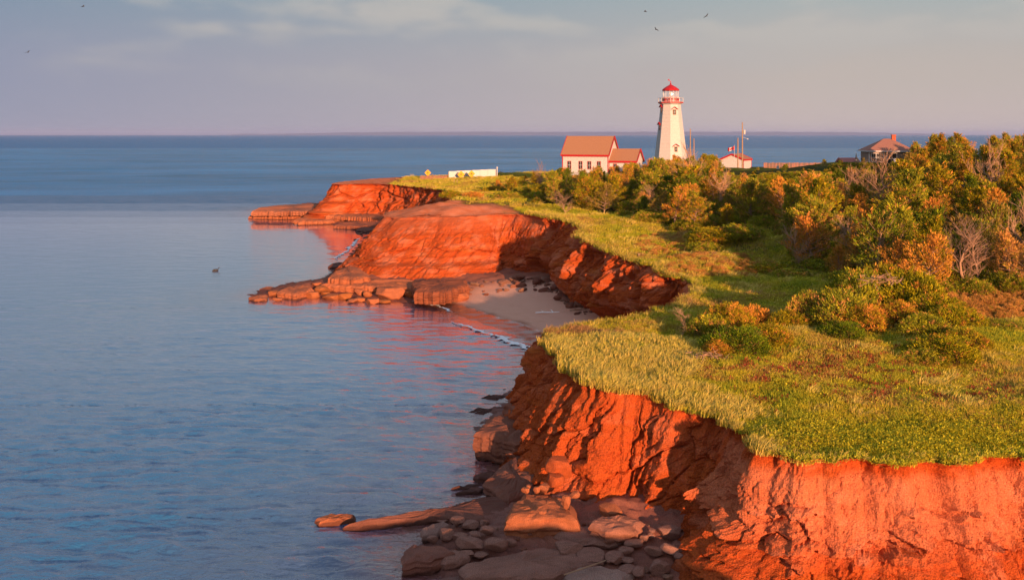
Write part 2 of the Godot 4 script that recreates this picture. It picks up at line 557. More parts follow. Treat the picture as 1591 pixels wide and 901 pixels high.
# ---------------------------------------------------------------- cliffs
func lift(kind: float, s: float, y: float, t: float, x: float, z: float) -> float:     # how far the face stands out, metres
	var big := 0.55 * n2.get_noise_3d(s * 0.22, y * 0.28, 7.0)
	var gully := 1.0 - absf(n2.get_noise_2d(s * 0.75 + 0.25 * y, y * 0.16 + 50.0)) * 2.6
	gully = -0.5 * ss(0.55, 1.0, gully)
	var fine := 0.09 * n1.get_noise_3d(x * 1.5, y * 2.0, z * 1.5) + 0.045 * n1.get_noise_3d(x * 5.0, y * 6.0, z * 5.0)
	var w := 0.6 * n2.get_noise_2d(s * 0.6, y * 0.6 + 90.0)
	var crag := absf(n2.get_noise_3d(x * 0.8, y * 0.9, z * 0.8)) * 0.34 + absf(n2.get_noise_3d(x * 1.9, y * 2.3, z * 1.9)) * 0.20 + absf(n2.get_noise_3d(x * 4.5, y * 5.5, z * 4.5)) * 0.09
	var d := 0.0
	if kind < 0.6:        # earth above, blocks below
		var low := ss(0.26, 0.46, t + 0.16 * n2.get_noise_2d(s * 0.4, 80.0))
		var bx := s * 0.55 + w * 0.5
		var by := y * 0.95 + w * 0.4
		var e := celle.get_noise_2d(bx, by)
		var v := cellv.get_noise_2d(bx, by)
		var e2 := celle.get_noise_2d(bx * 2.6 + 7.0, by * 2.2)
		var v2 := cellv.get_noise_2d(bx * 2.6 + 7.0, by * 2.2)
		var ledge := (fposmod(y * 0.8 + 0.45 * n2.get_noise_2d(s * 0.3, 33.0), 1.0) - 0.5) * -0.42
		var broken := ss(-0.35, 0.2, n2.get_noise_2d(s * 0.45, y * 0.6))
		var crack := -0.24 * ss(-0.88, -1.0, e) * broken - 0.10 * ss(-0.86, -1.0, e2) * broken
		d = big * 0.8 + gully * 0.14 * (1.0 - low) + low * (0.26 * v + 0.12 * v2 * broken + ledge + crack)
		d += (1.0 - low) * (0.025 * n2.get_noise_2d(s * 3.4, y * 0.9) + 0.05 * n1.get_noise_2d(s * 1.2, y * 0.9) - 0.10 * ss(-0.93, -1.0, celle.get_noise_2d(s * 0.5 + w * 0.5, y * 0.3)))
		d += crag * lerpf(0.16, 0.75, low)
		d += 0.45 * ss(0.30, 0.55, t + 0.1 * w) * (0.7 + n2.get_noise_2d(s * 0.35, 61.0))
	elif kind < 1.7:      # slabs that lean
		var q := s * 0.85 + y * 0.55
		var p := y * 0.5 - s * 0.12
		var e := celle.get_noise_2d(q * 0.62 + w * 0.4, p * 0.5)
		var v := cellv.get_noise_2d(q * 0.62 + w * 0.4, p * 0.5)
		var e2 := celle.get_noise_2d(q * 1.9, p * 1.0 + 20.0)
		var v2 := cellv.get_noise_2d(q * 1.9, p * 1.0 + 20.0)
		var low := ss(0.0, 0.25, t)
		d = big * 0.4 + (0.24 * v + 0.06 * v2) * low - 0.30 * ss(-0.90, -1.0, e) * low - 0.12 * ss(-0.90, -1.0, e2) * ss(-0.2, 0.3, n2.get_noise_2d(s * 0.6, y * 0.6))
		d += crag * 0.38 * low
		d -= 0.45 * ss(0.66, 0.8, t) * ss(0.15, 0.45, n2.get_noise_2d(s * 0.3, 15.0))
	elif kind < 2.6:      # buttresses and undercut
		var but := 1.3 * n2.get_noise_2d(s * 0.17, y * 0.1 + 11.0) + 0.7 * n2.get_noise_2d(s * 0.45, y * 0.35)
		var e := celle.get_noise_2d(s * 0.4 + w * 0.3, y * 0.55)
		d = but * ss(0.0, 0.2, t) + 0.25 * cellv.get_noise_2d(s * 0.4 + w * 0.3, y * 0.55) - 0.28 * ss(-0.85, -1.0, e) + gully
		d += 0.9 * sin(clampf(t, 0.0, 1.0) * PI) * ss(0.1, 0.5, t) - 1.3 * ss(0.72, 0.95, t) + crag * 0.8
	elif kind < 3.6:      # rounded
		var e := celle.get_noise_2d(s * 0.28 + 0.3 * y + w * 0.3, y * 0.5)
		var ledge := ss(0.72, 0.78, t) * 0.9
		d = big * 0.9 + gully * 0.6 * ss(0.05, 0.3, t) + 0.2 * cellv.get_noise_2d(s * 0.28 + 0.3 * y, y * 0.5) * ss(0.2, 0.5, t) - 0.3 * ss(-0.92, -1.0, e) * ss(0.3, 0.6, t) + ledge - 0.5 + crag * 0.55 * ss(0.15, 0.4, t)
	else:
		var band := ss(0.48, 0.54, t) * 0.8 + ss(0.75, 0.8, t) * 0.8
		var e := celle.get_noise_2d(s * 0.14, y * 0.2)
		d = big * 1.3 + gully * 1.2 * ss(0.06, 0.2, t) + band - 0.9 * ss(-0.9, -1.0, e) * ss(0.1, 0.3, t) - 0.6 + crag
	var bed := fposmod(y * 2.9 + 0.5 * n2.get_noise_2d(s * 0.25, 4.0), 1.0)
	d += 0.11 * (0.5 - bed) * ss(0.3, 0.5, t) * ss(-0.1, 0.3, n2.get_noise_2d(s * 0.3, y * 0.5 + 70.0) + 0.15)
	var hold := ss(0.0, 0.05, t)
	return (d + fine) * hold

func cliff(i0: int, i1: int, step: float, rows: int, label: String) -> void:
	var s0 := rim_len[i0]
	var s1 := rim_len[i1]
	var cols := int((s1 - s0) / step) + 1
	var p := PackedVector3Array()
	var c := PackedColorArray()
	p.resize(cols * rows)
	c.resize(cols * rows)
	var i := i0
	for k in cols:
		var s := s0 + (s1 - s0) * k / (cols - 1)
		while i < i1 - 1 and rim_len[i + 1] < s: i += 1
		var f := clampf((s - rim_len[i]) / maxf(rim_len[i + 1] - rim_len[i], 1e-4), 0.0, 1.0)
		var top := rim[i].lerp(rim[i + 1], f)
		var out := rim_out[i].lerp(rim_out[i + 1], f).normalized()
		var far := lerpf(rim_far[i], rim_far[i + 1], f)
		var low := lerpf(rim_low[i], rim_low[i + 1], f) - 0.5
		var kind := lerpf(rim_kind[i], rim_kind[i + 1], f)
		for r in rows:
			var t := float(r) / (rows - 1)
			var y := lerpf(top.y, low, t)
			var run := far * pow(t, 1.25)
			if kind > 2.6 and kind < 3.6: run = far * (0.62 * t + 0.38 * pow(t, 0.55))
			elif kind > 0.6 and kind < 1.7: run = far * (0.55 * t + 0.45 * pow(t, 3.0))
			elif kind > 1.7 and kind <= 2.6: run = far * t
			elif kind <= 0.6: run = far * (0.5 * t + 0.5 * t * t)
			var x := top.x + out.x * run
			var z := top.z + out.y * run
			var d := 0.0
			var ka := floorf(kind)
			# between two kinds of rock the faces blend
			var near_a := lift(kind, s, y, t, x, z)
			d = near_a
			# turf roots hang over a little hollow
			if not (kind > 2.6 and kind < 3.6):
				d -= (0.22 + 0.12 * n2.get_noise_2d(s * 1.3, 2.0)) * ss(0.0, 0.04, t) * (1.0 - ss(0.06, 0.25, t))
			x += out.x * d
			z += out.y * d
			var yy := y + 0.10 * n1.get_noise_3d(x * 1.1, y * 1.1, z * 1.1) * ss(0.0, 0.1, t)
			p[k * rows + r] = Vector3(x, yy, z)
			var col := rock_colour(s, y, z * 0.5, kind)
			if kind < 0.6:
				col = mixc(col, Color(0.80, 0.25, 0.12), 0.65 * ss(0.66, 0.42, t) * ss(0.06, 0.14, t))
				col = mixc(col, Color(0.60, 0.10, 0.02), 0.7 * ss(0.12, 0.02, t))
			elif kind < 1.7:
				col = mixc(col, RED, 0.55)
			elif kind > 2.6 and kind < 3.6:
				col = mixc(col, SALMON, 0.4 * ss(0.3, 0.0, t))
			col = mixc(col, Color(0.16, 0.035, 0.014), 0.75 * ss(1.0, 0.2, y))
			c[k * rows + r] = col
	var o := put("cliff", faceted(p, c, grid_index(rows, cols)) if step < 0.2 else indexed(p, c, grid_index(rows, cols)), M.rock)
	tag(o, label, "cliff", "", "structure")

func apron(i0: int, i1: int) -> void:      # the strip of ground along the rim
	var widths := [0.0, 0.3, 0.7, 1.2, 1.8]
	var rows := widths.size()
	var p := PackedVector3Array()
	var c := PackedColorArray()
	for i in range(i0, i1 + 1):
		var o := rim_out[i]
		for w in widths:
			var x: float = rim[i].x - o.x * w
			var z: float = rim[i].z - o.y * w
			var y := lerpf(rim[i].y, ground(x, z) + 0.012, w / 1.8)
			p.append(Vector3(x, y, z))
			c.append(soil(x, z))
	tag(put("turf_edge", indexed(p, c, grid_index(rows, i1 - i0 + 1)), M.soil), "strip of ground along the rim of the red cliffs", "ground", "", "structure")

func soil(x: float, z: float) -> Color:
	var c := turf_colour(x, z)
	if x < 6.0 and z < -115.0:
		c = mixc(c, mixc(Color(0.74, 0.21, 0.09), Color(0.84, 0.31, 0.17), n1.get_noise_2d(x * 0.6, z * 0.6) + 0.4), bare(x, z))
	if z < -186.0 and x < 12.0 and x > -30.0:      # trodden red earth round the barrier
		c = mixc(c, Color(0.34, 0.10, 0.045), 0.8 * ss(0.0, 0.35, n1.get_noise_2d(x * 0.12, z * 0.12) + 0.012 * (x + 12.0)))
	return c

func land() -> void:
	var cols := MW - 60      # x to 110
	var rows := MD
	var p := PackedVector3Array()
	var c := PackedColorArray()
	var keep := PackedByteArray()
	p.resize(cols * rows)
	c.resize(cols * rows)
	keep.resize(cols * rows)
	for r in rows:
		var z := MZ0 + r * MASK
		for k in cols:
			var i := r * cols + k
			if mask[r * MW + k]:
				var x := MX0 + k * MASK
				keep[i] = 1
				p[i] = Vector3(x, ground(x, z), z)
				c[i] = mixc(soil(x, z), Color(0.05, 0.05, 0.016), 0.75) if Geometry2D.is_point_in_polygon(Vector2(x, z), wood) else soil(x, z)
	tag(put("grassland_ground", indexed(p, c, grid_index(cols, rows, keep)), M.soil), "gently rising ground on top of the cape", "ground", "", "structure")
	# farther inland to the right, outside the picture
	var far := MB.new()
	far.quad(Vector3(109, 7, -45), Vector3(109, 11, -110), Vector3(400, 11, -110), Vector3(400, 7, -30), Color(0.09, 0.10, 0.02))
	far.quad(Vector3(109, 11, -110), Vector3(109, 12, -270), Vector3(400, 12, -275), Vector3(400, 11, -110), Color(0.09, 0.10, 0.02))
	tag(put("inland_ground", far.done(), M.soil), "fields running on inland", "ground", "", "structure")

func shore_patch(called: String, label: String, x0: float, x1: float, z0: float, z1: float, step: float, material: Material, wet_only := 0) -> void:
	var cols := int((x1 - x0) / step) + 1
	var rows := int((z1 - z0) / step) + 1
	var p := PackedVector3Array()
	var c := PackedColorArray()
	var keep := PackedByteArray()
	p.resize(cols * rows)
	c.resize(cols * rows)
	keep.resize(cols * rows)
	for r in rows:
		var z := z0 + r * step
		for k in cols:
			var x := x0 + k * step
			var i := r * cols + k
			var h := foreshore(x, z)
			p[i] = Vector3(x, h, z)
			var d := shore_d(x, z)
			var is_in := d > -3.0 and d < 30.0
			if wet_only == 1: is_in = is_in and d < 2.9 and sandy(x, z) > 0.5
			keep[i] = 1 if is_in else 0
			var sand := sandy(x, z)
			var wetness := ss(0.55, 0.0, h + 0.1 * n1.get_noise_2d(x, z))
			var rc := mixc(Color(0.40, 0.14, 0.085), Color(0.28, 0.10, 0.07), n1.get_noise_2d(x * 0.5, z * 0.7) + 0.5)
			rc = mixc(rc, Color(0.19, 0.07, 0.055), wetness * 0.8)
			var sc := mixc(Color(0.92, 0.50, 0.36), Color(0.88, 0.46, 0.32), n1.get_noise_2d(x * 0.8, z * 0.8) + 0.5)
			sc = mixc(sc, Color(0.36, 0.13, 0.08), ss(3.6, 2.0, d + 0.5 * n2.get_noise_2d(x * 0.4, z * 0.4)))
			c[i] = rc.lerp(sc, sand)
			if wet_only == 1: p[i].y += 0.006
	tag(put(called, indexed(p, c, grid_index(cols, rows, keep)), material), label, "beach" if wet_only else "shore", "", "structure")

func next_cape() -> void:      # the next spur of the coast, below the viewer: its shadow lies on the near shelf
	var p := PackedVector3Array()
	var c := PackedColorArray()
	var rings := [[0.0, 5.7], [0.4, 5.75], [0.75, 5.7], [0.93, 5.65], [0.97, 5.5], [1.0, 4.6], [1.04, 3.0], [1.08, 1.5], [1.13, -0.6]]
	var n := 140
	for q in rings:
		for i in n + 1:
			var a := TAU * (i % n) / n
			var f: float = q[0]
			var wob := 1.0 + 0.12 * n2.get_noise_2d(cos(a) * 2.2, sin(a) * 2.2) + 0.05 * n1.get_noise_3d(cos(a) * 5.0, sin(a) * 5.0, q[1] * 0.5)
			var x := 11.2 + cos(a) * 8.4 * f * wob
			var z := -6.0 + sin(a) * 10.0 * f * wob
			p.append(Vector3(x, q[1] + 0.12 * n1.get_noise_2d(x * 0.6, z * 0.6), z))
			c.append(turf_colour(x, z) if q[1] > 5.6 else rock_colour(a * 12.0, q[1], 3.0, 0.0))
	tag(put("cliff", indexed(p, c, grid_index(n + 1, rings.size())), M.rock), "next grassy spur of the red coast, below the picture", "cliff", "", "structure")

# ---------------------------------------------------------------- sea
func wave(x: float, z: float) -> float:
	var a := n2.get_noise_2d(x * 0.16 + z * 0.05, z * 0.34) * 0.06
	a += n2.get_noise_2d(x * 0.30 + 31.0, z * 1.05 + x * 0.1) * 0.06
	a += n2.get_noise_2d(x * 0.6 + 70.0 - z * 0.2, z * 2.1) * 0.045
	return a

func sea_colour(x: float, z: float) -> Color:
	var deep := Color(0.016, 0.112, 0.275)
	var d := shore_d(x, z)
	if x < SX0 + 1.0: d = -60.0
	var murk := ss(-16.0, -0.5, d + 4.0 * n1.get_noise_2d(x * 0.08, z * 0.12))
	var c := mixc(deep, Color(0.075, 0.075, 0.13), murk * 0.6)
	return mixc(c, Color(0.22, 0.062, 0.035), ss(-3.5, 0.0, d) * 0.8)

func breeze(x: float, z: float) -> float:      # height of the ripples: lively near the rocks, calm farther out
	var a := lerpf(1.5, 0.22, ss(-52.0, -125.0, z + 14.0 * n1.get_noise_2d(x * 0.02, z * 0.03)))
	a += 0.5 * ss(-215.0, -260.0, z)
	return a * (1.0 + 0.6 * n1.get_noise_2d(x * 0.03, z * 0.06)) * (ss(0.3, -3.0, shore_d(x, z)) * 0.8 + 0.2)

func sea_patch(x0: float, x1: float, z0: float, z1: float, sx: float, sz: float, material: Material, label: String) -> void:
	var cols := int((x1 - x0) / sx) + 1
	var rows := int((z1 - z0) / sz) + 1
	var p := PackedVector3Array()
	var c := PackedColorArray()
	for r in rows:
		var z := z0 + (z1 - z0) * r / (rows - 1)
		for k in cols:
			var x := x0 + (x1 - x0) * k / (cols - 1)
			p.append(Vector3(x, wave(x, z) * breeze(x, z), z))
			c.append(sea_colour(x, z))
	tag(put("sea", indexed(p, c, grid_index(cols, rows)), material), label, "sea", "", "structure")

func water_mat(normal: float, rough: float, scale: Vector3, tex: Texture2D) -> StandardMaterial3D:
	var m := mat(Color.WHITE, rough, true, 0.5)
	m.normal_enabled = true
	m.normal_texture = tex
	m.normal_scale = normal
	m.uv1_triplanar = true
	m.uv1_world_triplanar = true
	m.uv1_scale = scale
	return m

func sea() -> void:
	var tex := noise_tex(1024, 0.012, 5, 0, 1, FastNoiseLite.TYPE_SIMPLEX_SMOOTH, 4, true, 9.0)
	var bay := water_mat(0.6, 0.05, Vector3(0.11, 1, 0.24), tex)
	bay.metallic_specular = 0.7
	bay.clearcoat_enabled = true
	bay.clearcoat = 1.0
	bay.clearcoat_roughness = 0.08
	var bands := []
	for k in 4:      # the breeze takes hold of the water little by little
		var m := water_mat([0.5, 1.1, 2.2, 3.6][k], 0.08 + 0.02 * k, Vector3(0.08, 1, 0.16), tex)
		m.metallic_specular = [0.65, 0.48, 0.33, 0.22][k]
		m.clearcoat_enabled = k < 3
		m.clearcoat = [0.8, 0.5, 0.2, 0.0][k]
		m.clearcoat_roughness = 0.1
		bands.append(m)
	var open := water_mat(5.0, 0.15, Vector3(0.05, 1, 0.09), tex)
	var far := water_mat(7.0, 0.2, Vector3(0.02, 1, 0.03), tex)
	open.metallic_specular = 0.15
	far.metallic_specular = 0.1
	var near := []      # livelier ripples towards the rocks
	for k in 6:
		var m: StandardMaterial3D = bay.duplicate()
		m.normal_scale = [3.4, 2.9, 2.3, 1.7, 1.2, 0.85][k]
		m.clearcoat = [0.6, 0.7, 0.8, 0.9, 1.0, 1.0][k]
		near.append(m)
	var nb := [-34.0, -48.0, -58.0, -68.0, -78.0, -90.0, -106.0]
	var nl := ["ruffled blue water before the near rocks", "ruffled water off the long thin bed", "rippled water off the dark ledge", "rippled water off the grassy tip", "rippled water before the beach", "gently rippled water off the spit"]
	for k in 6: sea_patch(-85, 24, nb[k + 1], nb[k], 0.34 + 0.05 * k, 0.17 + 0.03 * k, near[k], nl[k])
	sea_patch(-120, 16, -150, -106, 0.7, 0.5, bay, "water in the bay beside the headland")
	sea_patch(-160, 10, -206, -150, 1.2, 0.9, bay, "calm pale water off the headland")
	var lab := ["first streak of breeze on the calm water", "water where the calm ends", "ruffled water beyond the calm", "dark ruffled water beyond the cape's tip"]
	var zb := [-206.0, -222.0, -240.0, -266.0, -300.0]
	for k in 4: sea_patch(-260, 40, zb[k + 1], zb[k], 2.5, 1.5, bands[k], lab[k])
	open_sea(open)
	var q := MB.new()
	q.quad(Vector3(-45000, -0.1, -1290), Vector3(-45000, -0.1, -42000), Vector3(45000, -0.1, -42000), Vector3(45000, -0.1, -1290), Color(0.012, 0.15, 0.40))
	tag(put("sea", q.done(), far), "blue open sea out to the horizon", "sea", "", "structure")
	q = MB.new()
	q.quad(Vector3(-3000, -0.4, -300), Vector3(3000, -0.4, -300), Vector3(3000, -0.4, 300), Vector3(-3000, -0.4, 300), Color(0.016, 0.112, 0.275))
	tag(put("sea", q.done(), bay), "water round the bay outside the picture", "sea", "", "structure")
	# low land far off on the horizon
	var hills := MB.new()
	var d := 40000.0
	var last := Vector3.ZERO
	for i in 90:
		var x := -11500.0 + i * 330.0
		var hgt := 40.0 + 90.0 * ss(-11500.0, -4000.0, x) * ss(19500.0, 12000.0, x) + 25.0 * n1.get_noise_2d(x * 0.0012, 4.0)
		var top := Vector3(x, hgt, -d)
		if i:
			hills.quad(Vector3(last.x, -5, -d + 1500), last, top, Vector3(top.x, -5, -d + 1500), Color(0.05, 0.06, 0.08))
			hills.quad(last, Vector3(last.x, -5, -d - 1500), Vector3(top.x, -5, -d - 1500), top, Color(0.05, 0.06, 0.08))
		last = top
	tag(put("far_hills", hills.done(), M.plain), "low hazy coast far away on the horizon", "hills", "", "structure")

func open_sea(material: Material) -> void:
	var p := PackedVector3Array()
	var c := PackedColorArray()
	var cols := 150
	var rows := 210
	for r in rows:
		var z := -299.5 - 5.0 * r
		for k in cols:
			var x := -1150.0 + 12.0 * k
			var edge := ss(-1320.0, -1250.0, z)
			var h := 0.22 * n2.get_noise_2d(x * 0.012, z * 0.045) + 0.16 * n2.get_noise_2d(x * 0.03 + 9.0, z * 0.11)
			p.append(Vector3(x, -0.05 + h * edge * ss(-310.0, -420.0, z), z))
			var g := 1.0 + 0.45 * n1.get_noise_2d(x * 0.004, z * 0.012) + 0.35 * n1.get_noise_2d(x * 0.02, z * 0.07)
			c.append(Color(0.012 * g, 0.165 * g, 0.40 * g))
	tag(put("sea", indexed(p, c, grid_index(cols, rows)), material), "dark ruffled open sea beyond the cape", "sea", "", "structure")

func foam_line(pts: Array, width: float, called_label: String, seed_: int) -> void:    # a low broken ridge of white water
	rng.seed = seed_
	var p: Array[Vector3] = []
	for i in pts.size() - 1:
		var a := sp(pts[i][0], pts[i][1], 0.05)
		var b := sp(pts[i + 1][0], pts[i + 1][1], 0.05)
		var m := maxi(2, int(a.distance_to(b) / 0.16))
		for k in m: p.append(a.lerp(b, float(k) / m))
	var v := PackedVector3Array()
	var c := PackedColorArray()
	var rows := 17
	var keep := PackedByteArray()
	for i in p.size():
		var t := (p[mini(i + 2, p.size() - 1)] - p[maxi(i - 2, 0)])
		var o := Vector3(t.z, 0, -t.x).normalized()
		var along := i * 0.16
		var ends := ss(0.0, 2.5, along) * ss(0.0, 2.5, (p.size() - 1 - i) * 0.16)
		var w := width * (0.7 + 0.9 * n1.get_noise_2d(along * 0.35, seed_)) * (0.15 + 0.85 * ends)
		var shift := 0.6 * n1.get_noise_2d(along * 0.25, seed_ + 7)
		for r in rows:
			var f := float(r) / (rows - 1) - 0.5
			var q := p[i] + o * (f * w + shift)
			var ridge := exp(-pow((f - 0.22) * 7.0, 2.0))
			q.y = 0.06 + 0.07 * ridge * (0.6 + n1.get_noise_2d(q.x * 1.2, q.z * 1.2)) + 0.02 * n1.get_noise_2d(q.x * 5.0, q.z * 5.0)
			v.append(q)
			c.append(Color(0.85, 0.85, 0.88))
			var lace := absf(n1.get_noise_2d(q.x * 0.9 + seed_, q.z * 1.1)) + 0.6 * absf(n1.get_noise_2d(q.x * 2.6, q.z * 3.0))
			keep.append(1 if ridge > 0.45 + 0.5 * absf(n1.get_noise_2d(q.x * 1.3, q.z * 1.3)) or lace < (0.15 + 0.42 * ridge + 0.20 * ss(-0.5, 0.2, f) * (1.0 - ss(0.3, 0.5, f))) * (0.8 + 1.1 * n1.get_noise_2d(along * 0.5, seed_ + 30.0)) else 0)
	tag(put("surf_foam", indexed(v, c, grid_index(rows, p.size(), keep)), M.foam), called_label, "foam", "", "stuff")

# ---------------------------------------------------------------- grass
func tuft(blades: int, h: float, w: float, spread: float, lean: float, seed_: int, head := false) -> ArrayMesh:
	rng.seed = seed_
	var mb := MB.new()
	for i in blades:
		var a := rng.randf() * TAU
		var r := spread * sqrt(rng.randf())
		var b := Vector3(cos(a) * r, -0.03, sin(a) * r)
		var hh := h * rng.randf_range(0.6, 1.15)
		var dir := Vector3(cos(a) * 0.25 + lean * rng.randf_range(0.5, 1.3), 1.0, sin(a) * 0.25 - lean * 0.19)
		var mid := b + dir.normalized() * hh * 0.55
		var tip := b + Vector3(dir.x * 1.9, 1.0, dir.z * 1.9).normalized() * hh
		var f := rng.randf() * TAU
		var s := Vector3(cos(f), 0, sin(f)) * w * 0.5
		var g := rng.randf_range(0.75, 1.2)
		var col := Color(g, g, g)
		mb.tri(b - s, b + s, mid + s * 0.8, col)
		mb.tri(b - s, mid + s * 0.8, mid - s * 0.8, col)
		var k := 1.7 if head else 0.8
		mb.tri(mid - s * k, mid + s * k, tip, col)
	return mb.done()

func forb(seed_: int) -> ArrayMesh:     # a low leafy herb
	rng.seed = seed_
	var mb := MB.new()
	for i in 16:
		var a := rng.randf() * TAU
		var r := 0.16 * sqrt(rng.randf())
		var b := Vector3(cos(a) * r, rng.randf_range(0.03, 0.16), sin(a) * r)
		var d := Vector3(cos(a), rng.randf_range(0.2, 1.1), sin(a)).normalized() * rng.randf_range(0.06, 0.11)
		var s := d.cross(Vector3(rng.randf() - 0.5, 1, rng.randf() - 0.5)).normalized() * 0.032
		var g := rng.randf_range(0.75, 1.2)
		mb.quad(b, b + d * 0.5 + s, b + d, b + d * 0.5 - s, Color(g, g, g))
	return mb.done()

func scatter(called: String, label: String, category: String, meshes: Array, xf: Array, cols: Array, material: Material) -> void:
	var m := meshes.size()
	for q in m:
		var n := 0
		for i in range(q, xf.size(), m): n += 1
		if n == 0: continue
		var mm := MultiMesh.new()
		mm.transform_format = MultiMesh.TRANSFORM_3D
		mm.use_colors = true
		mm.mesh = meshes[q]
		mm.instance_count = n
		var buf := PackedFloat32Array()
		buf.resize(n * 16)
		var o := 0
		for i in range(q, xf.size(), m):
			var t: Transform3D = xf[i]
			var c: Color = cols[i]
			buf[o] = t.basis.x.x; buf[o + 1] = t.basis.y.x; buf[o + 2] = t.basis.z.x; buf[o + 3] = t.origin.x
			buf[o + 4] = t.basis.x.y; buf[o + 5] = t.basis.y.y; buf[o + 6] = t.basis.z.y; buf[o + 7] = t.origin.y
			buf[o + 8] = t.basis.x.z; buf[o + 9] = t.basis.y.z; buf[o + 10] = t.basis.z.z; buf[o + 11] = t.origin.z
			buf[o + 12] = c.r; buf[o + 13] = c.g; buf[o + 14] = c.b; buf[o + 15] = 1.0
			o += 16
		mm.buffer = buf
		var node := MultiMeshInstance3D.new()
		node.multimesh = mm
		node.material_override = material
		node.name = numbered(called)
		add_child(node, true)
		tag(node, label, category, "", "stuff")

func grass() -> void:
	var low := [tuft(13, 0.22, 0.026, 0.20, 0.16, 1), tuft(13, 0.18, 0.028, 0.22, 0.12, 2), tuft(14, 0.26, 0.024, 0.22, 0.2, 3)]
	var tall := [tuft(10, 0.38, 0.021, 0.20, 0.34, 4, true), tuft(11, 0.34, 0.021, 0.22, 0.42, 5, true), tuft(9, 0.45, 0.020, 0.18, 0.3, 6, true)]
	var herb := [forb(7), forb(8), forb(9)]
	var lx := []; var lc := []
	var tx := []; var tc := []
	var hx := []; var hc := []
	var rx := []; var rc := []
	rng.seed = 77
	var place := func(x: float, z: float, s: float, y_off: float) -> Transform3D:
		var b := Basis(Vector3.UP, rng.randf_range(-0.9, 0.9)).scaled(Vector3(s, s * rng.randf_range(0.8, 1.2), s))
		return Transform3D(b, Vector3(x, ground(x, z) + y_off, z))
	# [x0, x1, z0, z1, tufts per square metre, size]
	for zone in [[0.0, 50.0, -66.0, -34.0, 90.0, 0.95], [-2.0, 64.0, -92.0, -66.0, 42.0, 1.1], [-6.0, 50.0, -135.0, -92.0, 18.0, 1.35], [-40.0, 30.0, -256.0, -135.0, 4.0, 1.7]]:
		var n := int((zone[1] - zone[0]) * (zone[3] - zone[2]) * zone[4])
		for i in n:
			var x := rng.randf_range(zone[0], zone[1])
			var z := rng.randf_range(zone[2], zone[3])
			if absf(x) > -z * 0.56 + 16.0 or absf(x) > -z * 0.56 + 2.0 and i % 2: continue      # thinner outside the picture
			if not on_land(x, z): continue
			if Geometry2D.is_point_in_polygon(Vector2(x, z), wood) and rng.randf() < 0.75: continue
			if x < 6.0 and z < -115.0 and bare(x, z) > 0.25: continue
			var a := n1.get_noise_2d(x * 0.20, z * 0.20)
			var b := n1.get_noise_2d(x * 0.75, z * 0.75 + 30.0)
			var e := n1.get_noise_2d(x * 0.11 + 60.0, z * 0.11)
			var tipness := ss(13.0, 4.0, x) * ss(-64.0, -58.0, z) * ss(-43.0, -47.0, z)
			var front := ss(-46.5, -42.5, z) * ss(10.0, 13.0, x)
			var rimness := 1.0 - (1.0 if well_inside(x, z, 1.6) else 0.0)
			var blond := ss(-0.05, 0.45, 0.7 * a + 0.4 * b + 0.75 * tipness - 0.5 * front + 0.15 * rimness - 0.1)
			var sorrel := ss(0.10, 0.35, b + 0.5 * e + 0.12) * ss(-58.0, -54.0, z) * ss(-45.5, -48.0, z) * ss(9.0, 13.0, x) * ss(27.0, 22.0, x)
			var t: Transform3D = place.call(x, z, zone[5] * rng.randf_range(0.75, 1.2) * (1.0 + 0.3 * tipness), 0.0)
			var r := rng.randf()
			var var_ := rng.randf_range(0.8, 1.2)
			if r < sorrel * 0.5:
				rx.append(t)
				rc.append(Color(0.36, 0.07, 0.03) * var_)
			elif r < blond * 0.62:
				tx.append(t)
				var q := mixc(Color(0.66, 0.48, 0.12), Color(0.50, 0.44, 0.06), rng.randf())
				if e > 0.15 and z < -62.0: q = mixc(q, Color(0.30, 0.13, 0.07), ss(0.15, 0.3, e) * 0.8)
				tc.append(q * var_)
			elif rng.randf() < 0.15 + 0.65 * front:
				hx.append(t)
				hc.append(mixc(Color(0.42, 0.40, 0.018), Color(0.54, 0.46, 0.025), rng.randf()) * var_)
			else:
				lx.append(t)
				var q := mixc(Color(0.52, 0.44, 0.035), Color(0.30, 0.35, 0.025), ss(-0.2, 0.35, -a + 0.5 * b + rng.randf_range(-0.2, 0.2)))
				q = mixc(q, Color(0.56, 0.33, 0.09), ss(-0.1, 0.3, e + 0.4 * b) * 0.7)
				lc.append(q * var_)
	# the fringe that hangs over the rim
	for i in rim.size():
		var p := rim[i]
		if p.z < -140.0 or p.x > 52.0: continue
		if p.x < 3.0 and bare(p.x, p.z) > 0.1: continue
		var near := p.z > -70.0
		for k in (6 if near else 3):
			var o := rim_out[i]
			var w := rng.randf_range(-0.12, 0.55)
			var x := p.x - o.x * w + rng.randf_range(-0.15, 0.15)
			var z := p.z - o.y * w + rng.randf_range(-0.15, 0.15)
			var s := rng.randf_range(0.55, 0.95) * (1.0 if near else 1.4)
			var tilt := Basis(Vector3(o.y, 0, -o.x), rng.randf_range(0.1, 0.75))
			var t := Transform3D(tilt * Basis(Vector3.UP, rng.randf_range(-0.9, 0.9)).scaled(Vector3(s, s, s)), Vector3(x, p.y + 0.01, z))
			var front := p.z > -43.0 and p.x > 10.5
			if front and rng.randf() < 0.75:
				hx.append(t)
				hc.append(mixc(Color(0.30, 0.33, 0.016), Color(0.46, 0.40, 0.03), rng.randf()))
			elif rng.randf() < 0.6:
				tx.append(t)
				tc.append(mixc(Color(0.54, 0.37, 0.09), Color(0.38, 0.33, 0.05), rng.randf()))
			else:
				lx.append(t)
				lc.append(Color(0.20, 0.22, 0.02))
	scatter("low_grass", "short green grass covering the top of the cape", "grass", low, lx, lc, M.leaf)
	scatter("tall_grass", "tall blond grass bent by the wind along the cliff tops", "grass", tall, tx, tc, M.leaf)
	scatter("low_herbs", "low yellow-green herbs above the nearest cliff", "herbs", herb, hx, hc, M.leaf)
